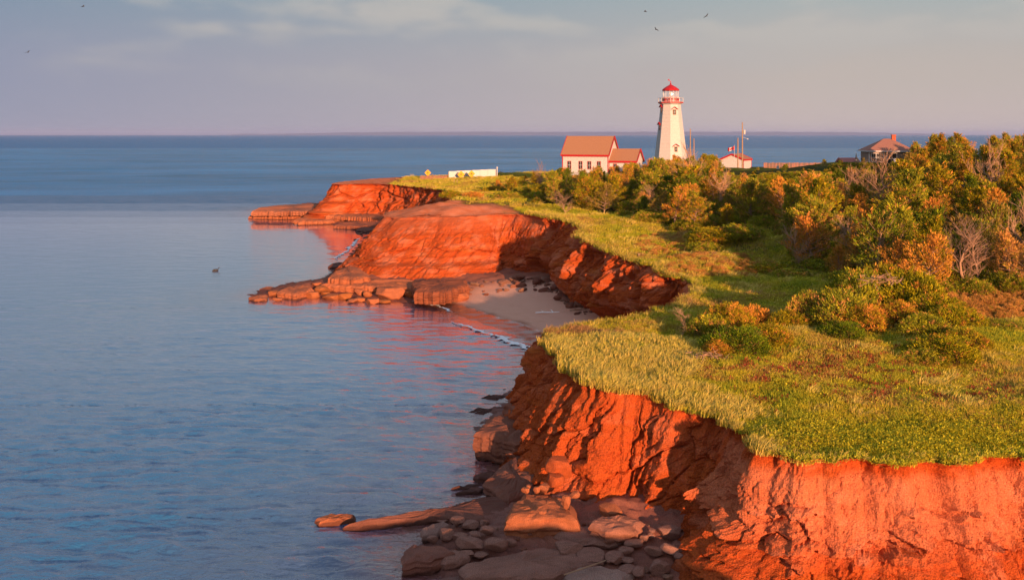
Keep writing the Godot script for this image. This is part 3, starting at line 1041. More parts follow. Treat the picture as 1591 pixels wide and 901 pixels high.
	scatter("red_sorrel", "patches of red sorrel in the near meadow", "sorrel", [herb[0], low[1]], rx, rc, M.leaf)

# ---------------------------------------------------------------- trees
var protos := {}

func twig_colour(rust: float) -> Color:
	var g := mixc(Color(0.11, 0.155, 0.016), Color(0.40, 0.37, 0.018), pow(rng.randf(), 1.3))
	var r := mixc(Color(0.48, 0.26, 0.045), Color(0.54, 0.25, 0.085), rng.randf())
	return mixc(g, r, 1.0 if rng.randf() < rust else rng.randf() * rust * 0.5)

func clump(mb: MB, p: Vector3, d: Vector3, size: float, n: int, rust: float) -> void:
	var base := twig_colour(rust)
	for i in n:
		var e := (d * 0.9 + Vector3(rng.randf_range(-1, 1), rng.randf_range(-0.3, 0.7), rng.randf_range(-1, 1))).normalized()
		var l := size * rng.randf_range(0.6, 1.2)
		var s := e.cross(Vector3(rng.randf_range(-1, 1), rng.randf_range(-1, 1), rng.randf_range(-1, 1))).normalized() * l * rng.randf_range(0.10, 0.17)
		var q := p + Vector3(rng.randf_range(-1, 1), rng.randf_range(-1, 1), rng.randf_range(-1, 1)) * (size * 0.4 + 0.06)
		var g := rng.randf_range(0.75, 1.3)
		mb.quad(q, q + e * l * 0.5 + s, q + e * l, q + e * l * 0.5 - s, Color(base.r * g, base.g * g, base.b * g))

func spruce(key: String, seed_: int, h: float, r: float, bare_to: float, rust: float, n_branch: int, full: float, leaf: float) -> void:
	rng.seed = seed_
	var trunk := MB.new()
	var limbs := MB.new()
	var crown := MB.new()
	var bark := Color(0.32, 0.205, 0.14)
	var lean := Vector3(rng.randf_range(-0.3, 0.2), 0, rng.randf_range(-0.2, 0.2))
	var pts := []
	var rad := []
	for i in 6:
		var t := i / 5.0
		pts.append(Vector3(lean.x * t * t * h + rng.randf_range(-0.1, 0.1) * t, h * t * 0.97 - 0.15, lean.z * t * t * h + rng.randf_range(-0.1, 0.1) * t))
		rad.append(lerpf(0.04 * h * 0.7, 0.012, t))
	trunk.tube(pts, rad, 6, bark)
	for i in n_branch:
		var tier := floorf(i / 6.0) * 6.0 + 3.0 + rng.randf_range(-1.2, 1.2)      # branches stand in whorls
		var t := clampf(lerpf(bare_to, 0.99, pow(tier / n_branch, 0.85)), bare_to, 0.99)
		var az := i * 2.399 + rng.randf_range(-0.4, 0.4)
		var prof := pow(1.0 - t, 0.75) * (0.55 + 0.45 * ss(0.0, 0.3, t)) + 0.10
		var lob := 1.0 + 0.45 * sin(az * 2.0 + seed_) * sin(t * 9.0 + seed_ * 1.3) + rng.randf_range(-0.25, 0.19)
		var l := r * prof * lob
		var k := clampf(t, 0.0, 0.999) * 5.0
		var j := int(k)
		var b: Vector3 = pts[j].lerp(pts[j + 1], k - j)
		var up := lerpf(0.08, 1.5, t * t) + rng.randf_range(-0.15, 0.3)
		var d := Vector3(cos(az), up, sin(az)).normalized()
		var mid := b + d * l * 0.55
		var tip := b + d * l + Vector3(0, l * 0.16, 0)
		limbs.tube([b, mid, tip], [0.035 + 0.012 * (1.0 - t) * r, 0.022, 0.008], 3, bark, false)
		var m := maxi(2, int(l / leaf * 2.9 * full))
		for q in m:
			var f := pow((q + rng.randf()) / m, 0.6)
			f = lerpf(0.30, 1.04, f)
			var p := b.lerp(mid, f / 0.55) if f < 0.55 else mid.lerp(tip, (f - 0.55) / 0.45)
			p += Vector3(rng.randf_range(-1, 1), rng.randf_range(-0.3, 0.3), rng.randf_range(-1, 1)) * Vector3(0.2, 0.07, 0.2) * l
			clump(crown, p, d + Vector3(0, 0.25, 0), leaf, 13, rust)
		clump(crown, tip, d * 1.8 + Vector3(0, 0.9, 0), leaf * 1.8, 6, rust)
	# the young shoots at the top and at the tips stand out
	for i in 5:
		var b2: Vector3 = pts[5]
		clump(crown, b2 - Vector3(0, i * 0.14, 0), Vector3(0, 2.2, 0), leaf * 1.5, 7, rust)
	protos[key] = {"trunk": trunk.done(), "branches": limbs.done(), "crown": crown.done()}

func snag_branch(mb: MB, a: Vector3, d: Vector3, l: float, r: float, depth: int) -> void:
	var pts := [a]
	var rad := [r]
	var p := a
	var dir := d
	for i in 3:
		dir = (dir + Vector3(rng.randf_range(-0.35, 0.35), rng.randf_range(-0.15, 0.3), rng.randf_range(-0.35, 0.35))).normalized()
		p += dir * l / 3.0
		pts.append(p)
		rad.append(r * (1.0 - 0.26 * (i + 1)))
		if depth > 0:
			for q in 2:
				var e := (dir + Vector3(rng.randf_range(-1, 1), rng.randf_range(-0.2, 0.8), rng.randf_range(-1, 1))).normalized()
				snag_branch(mb, p, e, l * rng.randf_range(0.45, 0.75), r * 0.5, depth - 1)
	mb.tube(pts, rad, 4 if r > 0.03 else 3, Color.WHITE, false)

func snag(key: String, seed_: int, h: float, fine: int) -> void:        # a dead, bare tree
	rng.seed = seed_
	var trunk := MB.new()
	var limbs := MB.new()
	var pts := []
	var rad := []
	var p := Vector3(0, -0.15, 0)
	for i in 6:
		pts.append(p)
		rad.append(lerpf(0.035 * h, 0.02, i / 5.0))
		p += Vector3(rng.randf_range(-0.16, 0.16), 0.2, rng.randf_range(-0.16, 0.16)) * h
		if i > 0:
			for q in 3:
				var az := rng.randf() * TAU
				snag_branch(limbs, pts[i], Vector3(cos(az), rng.randf_range(0.2, 1.0), sin(az)).normalized(), h * rng.randf_range(0.28, 0.5), 0.028 * h * 0.5, fine)
	trunk.tube(pts, rad, 6)
	protos[key] = {"trunk": trunk.done(), "branches": limbs.done()}

func bush(key: String, seed_: int, r: float, h: float, leaf: float, n: int, rust: float) -> void:      # a mound of twigs and leaves
	rng.seed = seed_
	var stems := MB.new()
	var crown := MB.new()
	for i in n:
		var az := rng.randf() * TAU
		var q := sqrt(rng.randf())
		var top := Vector3(cos(az) * q * r, h * sqrt(maxf(0.05, 1.0 - q * q * 0.9)) * rng.randf_range(0.6, 1.08), sin(az) * q * r)
		top *= 1.0 + 0.18 * sin(az * 3.0 + seed_) * q
		if i % 4 == 0:
			stems.tube([Vector3(cos(az) * q * r * 0.3, -0.1, sin(az) * q * r * 0.3), top * Vector3(0.7, 0.6, 0.7), top], [0.035, 0.02, 0.008], 3, Color(0.2, 0.12, 0.08), false)
		clump(crown, top, Vector3(cos(az) * q, 0.7, sin(az) * q), leaf, 14, rust)
		clump(crown, top * Vector3(0.95, rng.randf_range(0.3, 0.9), 0.95), Vector3(cos(az), 0.4, sin(az)), leaf, 5, rust)
	protos[key] = {"stems": stems.done(), "crown": crown.done()}

func make_protos() -> void:
	spruce("g0", 11, 4.8, 1.9, 0.06, 0.10, 72, 1.0, 0.20)
	spruce("g1", 12, 5.6, 1.8, 0.08, 0.16, 84, 1.0, 0.20)
	spruce("g2", 13, 3.9, 2.1, 0.05, 0.06, 66, 1.0, 0.20)
	spruce("g3", 14, 4.5, 2.2, 0.07, 0.22, 72, 0.9, 0.20)
	spruce("r0", 15, 4.8, 1.8, 0.16, 0.75, 60, 0.48, 0.19)
	spruce("r1", 16, 4.2, 2.0, 0.14, 0.9, 60, 0.42, 0.19)
	spruce("r2", 17, 5.4, 1.7, 0.20, 0.55, 66, 0.5, 0.19)
	spruce("t0", 18, 6.2, 2.1, 0.18, 0.2, 96, 0.9, 0.20)
	spruce("t1", 19, 6.6, 1.9, 0.22, 0.28, 96, 0.85, 0.20)
	spruce("o0", 20, 4.6, 2.1, 0.22, 0.35, 48, 0.5, 0.19)
	spruce("x0", 25, 3.9, 2.0, 0.12, 1.0, 66, 0.16, 0.20)
	snag("s0", 21, 3.6, 2)
	snag("s1", 22, 3.0, 2)
	snag("s2", 23, 4.2, 2)
	snag("s3", 24, 2.6, 1)
	bush("b0", 31, 1.7, 1.5, 0.18, 560, 0.10)
	bush("b1", 32, 1.9, 1.3, 0.18, 600, 0.19)
	bush("b2", 33, 1.5, 1.6, 0.18, 520, 0.45)
	bush("b3", 34, 1.2, 0.8, 0.17, 300, 0.9)

func plant(key: String, called: String, label: String, category: String, where: Vector3, size: Vector3, turn: float, group := "") -> Node3D:
	var t := thing(called, label, category, where, turn, group)
	for part in protos[key]:
		var m: Material = M.bark
		if part == "crown": m = [M.needle, M.needle_gold, M.needle_cool, M.needle_warm, M.needle][(absi(int(where.x * 31.0)) + absi(int(where.z * 17.0))) % 5]
		elif key[0] == "s": m = M.dead
		var o := put(part, protos[key][part], m, t)
		o.scale = size
	return t

const ORD := ["first", "second", "third", "fourth", "fifth", "sixth", "seventh", "eighth", "ninth", "tenth", "eleventh", "twelfth", "thirteenth", "fourteenth", "fifteenth", "sixteenth", "seventeenth", "eighteenth", "nineteenth", "twentieth", "twenty-first", "twenty-second", "twenty-third", "twenty-fourth", "twenty-fifth", "twenty-sixth", "twenty-seventh", "twenty-eighth", "twenty-ninth", "thirtieth"]

func region(x: float, z: float) -> String:      # what stands nearest behind or beside it
	var px := 795.5 + x / -z * FOCAL
	if px < 870: return "left of the white gabled cottage"
	if px < 1000: return "before the white gabled cottage"
	if px < 1090: return "before the lighthouse"
	if px < 1195: return "before the low white shed"
	if px < 1335: return "before the plank fence"
	if px < 1430: return "before the brown bungalow"
	return "right of the brown bungalow"

func woodland() -> void:
	make_protos()
	rng.seed = 404
	var spots := []
	# near trees first, so that the front of the wood is closed
	var tries := 0
	while tries < 9000 and spots.size() < 400:
		tries += 1
		var z := -lerpf(64.0, 205.0, pow(rng.randf(), 1.25))
		var x := rng.randf_range(-6.0, 112.0)
		if x > -z * 0.62 + 3.0: continue
		if not Geometry2D.is_point_in_polygon(Vector2(x, z), wood): continue
		var gap := lerpf(2.5, 4.5, ss(-75.0, -170.0, z))
		var ok := true
		for s in spots:
			if Vector2(s[0].x - x, s[0].z - z).length() < gap:
				ok = false
				break
		if not ok: continue
		# keep the lawns before the buildings and the path in the dip clear
		spots.append([Vector3(x, ground(x, z), z)])
	spots.sort_custom(func(a, b): return a[0].z > b[0].z)
	var kinds := {}
	for s in spots:
		var p: Vector3 = s[0]
		var px := 795.5 + p.x / -p.z * FOCAL
		var r := rng.randf()
		var rusty := 0.40 + 0.25 * n1.get_noise_2d(p.x * 0.06, p.z * 0.06)
		var key := ""
		if r < 0.045: key = ["s0", "s1", "s2"][rng.randi() % 3]
		elif r < 0.045 + rusty: key = ["r0", "r1", "r2", "o0"][rng.randi() % 4]
		else: key = ["g0", "g1", "g2", "g3"][rng.randi() % 4]
		if px > 1420 and p.z < -105.0 and rng.randf() < 0.6: key = ["t0", "t1"][rng.randi() % 2]
		# stunted where the wind comes over the point, taller to the right
		var size := rng.randf_range(0.58, 1.22) * lerpf(0.72, 1.0, ss(0.0, 28.0, p.x))
		var tall: float = {"g0": 4.9, "g1": 5.8, "g2": 4.1, "g3": 4.7, "r0": 4.9, "r1": 4.4, "r2": 5.5, "o0": 4.8, "t0": 6.5, "t1": 6.9}.get(key, 4.6)
		var top := p.y + tall * size
		var cap := 19.0 - (lerpf(262.0, 240.0, ss(900, 1100, px)) - HORIZON) * -p.z / FOCAL
		if px > 1122: cap = 19.0 - (lerpf(274.0, 261.0, ss(1195, 1330, px)) - HORIZON) * -p.z / FOCAL
		if px > 1330: cap = 19.0 - (lerpf(258.0, 215.0, ss(1395, 1430, px)) - HORIZON) * -p.z / FOCAL
		if px > 1450: cap = 19.3
		if px < 880: cap = 19.0 - (lerpf(278.0, 262.0, ss(790, 850, px)) - HORIZON) * -p.z / FOCAL
		cap += rng.randf_range(-0.5, 0.4)
		if top > cap: size *= clampf((cap - p.y) / (tall * size), 0.25, 1.0)
		s.append(key)
		s.append(size)
		var kind := "dead" if key[0] == "s" else ("rusty" if key[0] in ["r", "o"] else ("tall" if key[0] == "t" else "green"))
		s.append(kind)
		s.append(px)
	# rows of each region, counted from the front and from the left
	var bins := {}
	for s in spots:
		var p: Vector3 = s[0]
		var id := "%s|%s|%d" % [s[3], region(p.x, p.z), int(ss(-64.0, -205.0, p.z) * 5.99)]
		if not bins.has(id): bins[id] = []
		bins[id].append(s)
	var depth := ["wood's front edge", "wood's front part", "mid wood", "deep in wood", "wood's rear part", "wood's back edge"]
	for id in bins:
		var list: Array = bins[id]
		list.sort_custom(func(a, b): return a[4] < b[4])
		var bits: PackedStringArray = id.split("|")
		for i in list.size():
			var s: Array = list[i]
			var p: Vector3 = s[0]
			var what: String = {"dead": "bare dead spruce", "rusty": "rusty brown spruce", "tall": "tall spruce", "green": "bushy green spruce"}[bits[0]]
			var label := "%s %s, %s" % [what, bits[1], depth[int(bits[2])]]
			if list.size() > 1: label = "%s %s, %s, %s from left" % [what, bits[1], depth[int(bits[2])], ORD[mini(i, ORD.size() - 1)]]
			var w: float = s[2]
			plant(s[1], {"dead": "dead_tree", "rusty": "rusty_spruce", "tall": "tall_spruce", "green": "spruce_tree"}[bits[0]], label, "tree", p,
				Vector3(w * rng.randf_range(0.9, 1.2), w, w * rng.randf_range(0.9, 1.2)), rng.randf() * TAU, "trees of the wind-bent wood")
	# undergrowth between the trunks
	var ux := []
	var uc := []
	for i in 2600:
		var z := -lerpf(62.0, 180.0, pow(rng.randf(), 1.4))
		var x := rng.randf_range(-2.0, 100.0)
		if not Geometry2D.is_point_in_polygon(Vector2(x, z), wood): continue
		var k := rng.randf_range(0.5, 1.0)
		ux.append(Transform3D(Basis(Vector3.UP, rng.randf() * TAU).scaled(Vector3(k, k * 0.9, k)), Vector3(x, ground(x, z) - 0.1, z)))
		var g := rng.randf_range(0.6, 1.1)
		uc.append(Color(g, g, g))
	scatter("undergrowth", "dark low undergrowth between the trunks of the wood", "undergrowth", [protos["b0"]["crown"], protos["b1"]["crown"]], ux, uc, M.needle)

func shrubs() -> void:
	rng.seed = 51
	# [px, py of the foot, ground height, key, width, height, label]
	for q in [
		[1300, 500, 7.0, "b1", 1.25, 1.5, "dark olive bush at the left end of the big thicket in the meadow"],
		[1330, 478, 7.2, "b0", 1.3, 1.7, "tall yellow-green bush at the back left of the meadow thicket"],
		[1375, 470, 7.3, "b1", 1.4, 1.75, "bushy crest of the meadow thicket, under the pile of pale twigs"],
		[1420, 478, 7.3, "b0", 1.3, 1.5, "green bush right of the crest of the meadow thicket"],
		[1452, 492, 7.2, "b1", 1.1, 1.1, "yellow-green bush on the right slope of the meadow thicket"],
		[1480, 510, 7.0, "b0", 1.0, 0.8, "low bright bush at the right end of the meadow thicket"],
		[1345, 512, 6.9, "b2", 1.0, 0.95, "orange bush in the middle front of the meadow thicket"],
		[1395, 508, 6.9, "b2", 1.05, 0.9, "reddish bush in the front of the meadow thicket, right of the orange one"],
		[1435, 522, 6.8, "b0", 0.9, 0.7, "low lime-green bush in the front of the meadow thicket"],
		[1312, 522, 6.8, "b0", 0.8, 0.6, "small lime-green bush under the left end of the meadow thicket"],
		[1470, 552, 6.6, "b0", 1.15, 0.85, "bright yellow-green bush in front of the meadow thicket"],
		[1440, 556, 6.6, "b1", 0.7, 0.55, "small green bush left of the bright front bush"],
		[1500, 540, 6.7, "b1", 0.8, 0.7, "small olive bush right of the bright front bush"],
		[1256, 498, 6.9, "b2", 0.8, 1.2, "upright orange bush between the two thickets of the meadow"],
		[1225, 506, 6.8, "b0", 0.8, 0.7, "low green bush between the two thickets of the meadow"],
		[1170, 500, 6.75, "b3", 1.1, 1.4, "pink-brown twiggy bush on top of the left meadow thicket"],
		[1135, 505, 6.7, "b2", 1.0, 1.0, "orange-green bush in the middle of the left meadow thicket"],
		[1100, 512, 6.6, "b1", 0.9, 0.9, "dull green bush at the left of the left meadow thicket"],
		[1150, 540, 6.45, "b0", 1.15, 0.9, "bright lime bush in front of the left meadow thicket"],
		[1190, 528, 6.5, "b1", 1.0, 0.7, "olive bush at the right of the left meadow thicket"],
		[1120, 545, 6.4, "b2", 0.7, 0.5, "small rusty bush before the lime bush"],
		[1110, 372, 8.6, "b0", 1.7, 0.9, "bright lime alder patch before the wood's middle"],
		[1150, 370, 8.7, "b0", 1.5, 0.9, "bright lime alder patch right of the first, before the wood"],
		[1095, 380, 8.4, "b0", 1.1, 0.6, "low lime patch in front of the alder patches"],
		[845, 305, 9.4, "b0", 1.7, 1.3, "rounded bright green bush at the wood's left end"],
		[815, 303, 9.4, "b0", 1.2, 0.9, "small bright green bush left of the rounded one"],
		[790, 310, 9.3, "b1", 1.2, 0.8, "low green bush above the bare red headland"],
		[735, 308, 9.3, "b3", 1.3, 1.0, "rusty twiggy bush above the bare headland's back edge"],
		[700, 306, 9.3, "b1", 1.0, 0.8, "dark green bush at the back edge of the bare headland"],
		[768, 297, 9.3, "b1", 1.3, 0.9, "olive bush near the red cove, left of the wood"],
		[1240, 425, 7.2, "b1", 1.2, 0.5, "low dark green juniper beside the hollow in the meadow"],
		[1210, 408, 7.6, "b1", 1.4, 0.5, "low dark green juniper before the wood, behind the hollow"],
		[1260, 405, 7.9, "b0", 1.3, 0.7, "green bush at the corner of the wood's front"],
		[1555, 500, 7.4, "b1", 1.0, 0.35, "low dark green juniper at the meadow's right"],
	]:
		var p := sp(q[0], q[1], q[2])
		p.y = ground(p.x, p.z) - 0.05
		plant(q[3], "bush", q[6], "bush", p, Vector3(q[4], q[5], q[4] * 0.9), rng.randf() * TAU, "bushes of the meadow")
	# brown heath along the wood's foot, right
	var hx := []
	var hc := []
	for i in 420:
		var px := rng.randf_range(1400, 1620)
		var py := rng.randf_range(452, 482) + (px - 1400) * 0.01
		var p := sp(px, py, 7.7)
		p.y = ground(p.x, p.z) - 0.05
		var k := rng.randf_range(0.2, 0.4)
		hx.append(Transform3D(Basis(Vector3.UP, rng.randf() * TAU).scaled(Vector3(k, k * 1.5, k)), p))
		var g := rng.randf_range(0.7, 1.1)
		hc.append(Color(g, g, g))
	for i in 260:
		var c := [[1050.0, 372.0, 60.0, 9.0, 8.3], [1110.0, 405.0, 70.0, 10.0, 7.7]][rng.randi() % 2] as Array
		var p := sp(c[0] + rng.randf_range(-c[2], c[2]), c[1] + rng.randf_range(-c[3], c[3]), c[4])
		p.y = ground(p.x, p.z) - 0.05
		var k := rng.randf_range(0.2, 0.4)
		hx.append(Transform3D(Basis(Vector3.UP, rng.randf() * TAU).scaled(Vector3(k, k * 1.1, k)), p))
		var g := rng.randf_range(0.7, 1.1)
		hc.append(Color(g, g, g))
	scatter("brown_heath", "brown heath and dead stalks along the foot of the wood", "heath", [protos["b3"]["crown"]], hx, hc, M.needle)
	# dead trees one can tell apart
	for q in [[1524, 446, 7.9, "s3", 1.25, "white bleached dead tree with three arms at the wood's front right"], [1500, 400, 8.8, "x0", 1.1, "large nearly bare many-branched tree lit orange at the wood's right"],
			[1365, 412, 8.4, "x0", 0.85, "nearly bare orange-lit tree at the wood's front middle"], [1345, 405, 8.6, "s1", 1.15, "bare spreading tree left of the bare front tree"],
			[1245, 392, 8.6, "s1", 0.9, "pale bare tree with a kinked stem at the wood's front left"], [1562, 395, 9.0, "o0", 1.0, "open tiered spruce with a visible stem at the picture's right"],
			[1060, 522, 6.4, "s3", 0.35, "small bleached stump at the left of the left meadow thicket"], [1072, 512, 6.5, "s1", 0.4, "pinkish dead twigs at the left of the left meadow thicket"],
			[880, 327, 9.2, "s1", 0.75, "bare tangled dead bush at the wood's left front"], [1555, 325, 11.0, "s2", 1.1, "pale forked dead tree high in the wood at right"], [1005, 325, 9.4, "s0", 0.7, "pale forked dead tree before the lighthouse wood"]]:
		var p := sp(q[0], q[1], q[2])
		p.y = ground(p.x, p.z)
		plant(q[3], "open_spruce" if q[3] == "o0" else "dead_tree", q[5], "tree", p, Vector3.ONE * q[4], rng.randf() * TAU, "trees of the wind-bent wood")
	var pile := MB.new()
	for i in 70:
		var a := Vector3(rng.randf_range(-1.0, 1.0), rng.randf_range(0.0, 0.45), rng.randf_range(-0.6, 0.6))
		var d := Vector3(rng.randf_range(-1, 1), rng.randf_range(-0.3, 0.5), rng.randf_range(-1, 1)).normalized() * rng.randf_range(0.3, 0.8)
		pile.tube([a, a + d], [0.03, 0.012], 3, Color.WHITE, false)
	for q in [[1372, 440, 9.6, "pile of pale broken twigs on the crest of the meadow thicket", 1.0], [1100, 552, 6.5, "heap of reddish dead twigs before the left meadow thicket", 0.9]]:
		var p := sp(q[0], q[1], q[2])
		var o := put("twig_pile", pile.done(), M.dead)
		if q[2] < 9.0: p.y = ground(p.x, p.z)
		o.position = p
		o.scale = Vector3.ONE * q[4]
		tag(o, q[3], "twigs")

# ---------------------------------------------------------------- loose rocks
func boulder_mesh(seed_: int, size: Vector3, n: int, angular: float, tint: Color) -> ArrayMesh:
	var r := RandomNumberGenerator.new()
	r.seed = seed_
	var planes := []
	for i in 9:
		var d := Vector3(r.randf_range(-1, 1), r.randf_range(-1, 1), r.randf_range(-1, 1)).normalized()
		planes.append([d, r.randf_range(0.6, 0.95)])
	planes.append([Vector3(r.randf_range(-0.2, 0.2), 1, r.randf_range(-0.2, 0.2)).normalized(), r.randf_range(0.6, 0.8)])
	var p := PackedVector3Array()
	var c := PackedColorArray()
	var idx := PackedInt32Array()
	var off := r.randf() * 100.0
	for face in 6:
		var first := p.size()
		for a in n + 1:
			for b in n + 1:
				var u := tan((float(a) / n * 2.0 - 1.0) * PI / 4.0)
				var v := tan((float(b) / n * 2.0 - 1.0) * PI / 4.0)
				var d: Vector3 = [Vector3(1, u, v), Vector3(-1, v, u), Vector3(u, 1, v), Vector3(v, -1, u), Vector3(v, u, 1), Vector3(u, v, -1)][face]
				d = d.normalized()
				var rad := 1.05
				for q in planes:
					var k: float = d.dot(q[0])
					if k > 0.05: rad = minf(rad, q[1] / k)
				rad = lerpf(0.9, rad, angular)
				rad *= 1.0 + 0.03 * n1.get_noise_3d(d.x * 1.7 + off, d.y * 1.7, d.z * 1.7) + 0.025 * n1.get_noise_3d(d.x * 6.0 + off, d.y * 9.0, d.z * 6.0)
				p.append(d * rad * size)
				var g := n1.get_noise_3d(d.x * 1.5 + off, d.y * 3.0, d.z * 1.5)
				c.append(mixc(tint, tint * 0.7, g + 0.5))
		for a in n:
			for b in n:
				var i := first + a * (n + 1) + b
				idx.append(i); idx.append(i + n + 2); idx.append(i + 1)
				idx.append(i); idx.append(i + n + 1); idx.append(i + n + 2)
	return faceted(p, c, idx)

func on_shore(px: float, py: float, lift_ := 0.0) -> Vector3:     # the point of the foreshore seen there
	var h := 0.4
	for i in 6:
		var p := sp(px, py, h)
		h = lerpf(h, maxf(foreshore(p.x, p.z), 0.0) + lift_, 0.7)
	return sp(px, py, h)

const GREYRED := Color(0.44, 0.21, 0.155)
const WARMRED := Color(0.58, 0.19, 0.085)

func boulder(px: float, py: float, w: float, h: float, label: String, seed_: int, lift_ := 0.0, tint := GREYRED, group := "boulders at the foot of the cliffs", called := "boulder") -> void:
	var c := on_shore(px, py + h * 0.35, lift_)
	var m := -c.z / FOCAL
	var hw := w * m * 0.5
	var hh := maxf(h * m * 0.46, 0.05)
	var r := RandomNumberGenerator.new()
	r.seed = seed_ * 13 + 5
	var mesh := boulder_mesh(seed_, Vector3(hw, hh, hw * r.randf_range(0.65, 0.95)), 12 if w > 22 else 8, 0.95, tint)
	var o := put(called, mesh, M.stone)
	c.y += hh * 0.45
	o.position = c
	o.rotation = Vector3(r.randf_range(-0.08, 0.08), r.randf_range(-0.4, 0.4), r.randf_range(-0.1, 0.1))
	tag(o, label, "rock", group)

func slab(px: Array, top: float, thick: float, label: String, seed_: int, tint := GREYRED, tilt := 0.0, kind := "rock_slab") -> void:
	# a bed of sandstone: outline in bearings at height top, layered sides
	var out := PackedVector2Array()
	var pts := []
	for q in px: pts.append(sp(q[0], q[1], top))
	var mid := Vector3.ZERO
	for q in pts: mid += q
	mid /= pts.size()
	for i in pts.size():
		var a: Vector3 = pts[i]
		var b: Vector3 = pts[(i + 1) % pts.size()]
		var m := maxi(2, int(a.distance_to(b) / 0.2))
		for k in m:
			var q := a.lerp(b, float(k) / m) - mid
			out.append(Vector2(q.x, q.z))
	var n := out.size()
	var rings := [[0.0, 0.0], [0.25, 0.0], [0.45, 0.0], [0.62, 0.0], [0.77, -0.01], [0.88, -0.05], [0.95, -0.11], [1.0, -0.22]]
	var lay := maxi(3, int(thick / 0.13))
	for k in lay: rings.append([1.0 + 0.05 * sin((k + 1.0) / lay * PI * 0.6), -0.22 - (thick - 0.22) * (k + 1) / lay])
	var p := PackedVector3Array()
	var c := PackedColorArray()
	var rows := rings.size()
	for r in rows:
		var f: float = rings[r][0]
		var dy: float = rings[r][1]
		for i in n + 1:
			var o := out[i % n]
			var wob := 1.0 + 0.10 * n1.get_noise_2d(o.x * 0.9 + seed_, o.y * 0.9) + 0.05 * n1.get_noise_2d(o.x * 3.0 + seed_, o.y * 3.0)
			var x := o.x * f * wob
			var z := o.y * f * wob
			var y := dy
			if r >= 7:
				var out_n := o.normalized()
				var j := 0.16 * n1.get_noise_3d(o.x * 0.7 + seed_, dy * 5.0, o.y * 0.7) + 0.10 * n2.get_noise_2d(dy * 9.0, seed_) - 0.22 * ss(-0.3, -1.0, dy / thick)
				x += out_n.x * j
				z += out_n.y * j
			var h := 0.13 * n1.get_noise_2d(x * 0.5 + seed_, z * 0.6) + 0.05 * n1.get_noise_2d(x * 2.0, z * 2.4 + seed_) - 0.07 * ss(-0.86, -1.0, celle.get_noise_2d(x * 0.5 + seed_, z * 0.7))
			h = lerpf(h, floorf(h / 0.05) * 0.05, 0.6)
			y += h + tilt * z
			p.append(Vector3(x, y, z))
			var g := n1.get_noise_3d(x * 0.6 + seed_, y * 3.0, z * 0.6)
			var col := mixc(tint, tint * 0.65, g + 0.45)
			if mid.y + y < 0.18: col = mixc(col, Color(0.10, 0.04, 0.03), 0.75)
			c.append(col)
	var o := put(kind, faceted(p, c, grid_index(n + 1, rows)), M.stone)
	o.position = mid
	tag(o, label, "rock", "slabs of sandstone along the water")

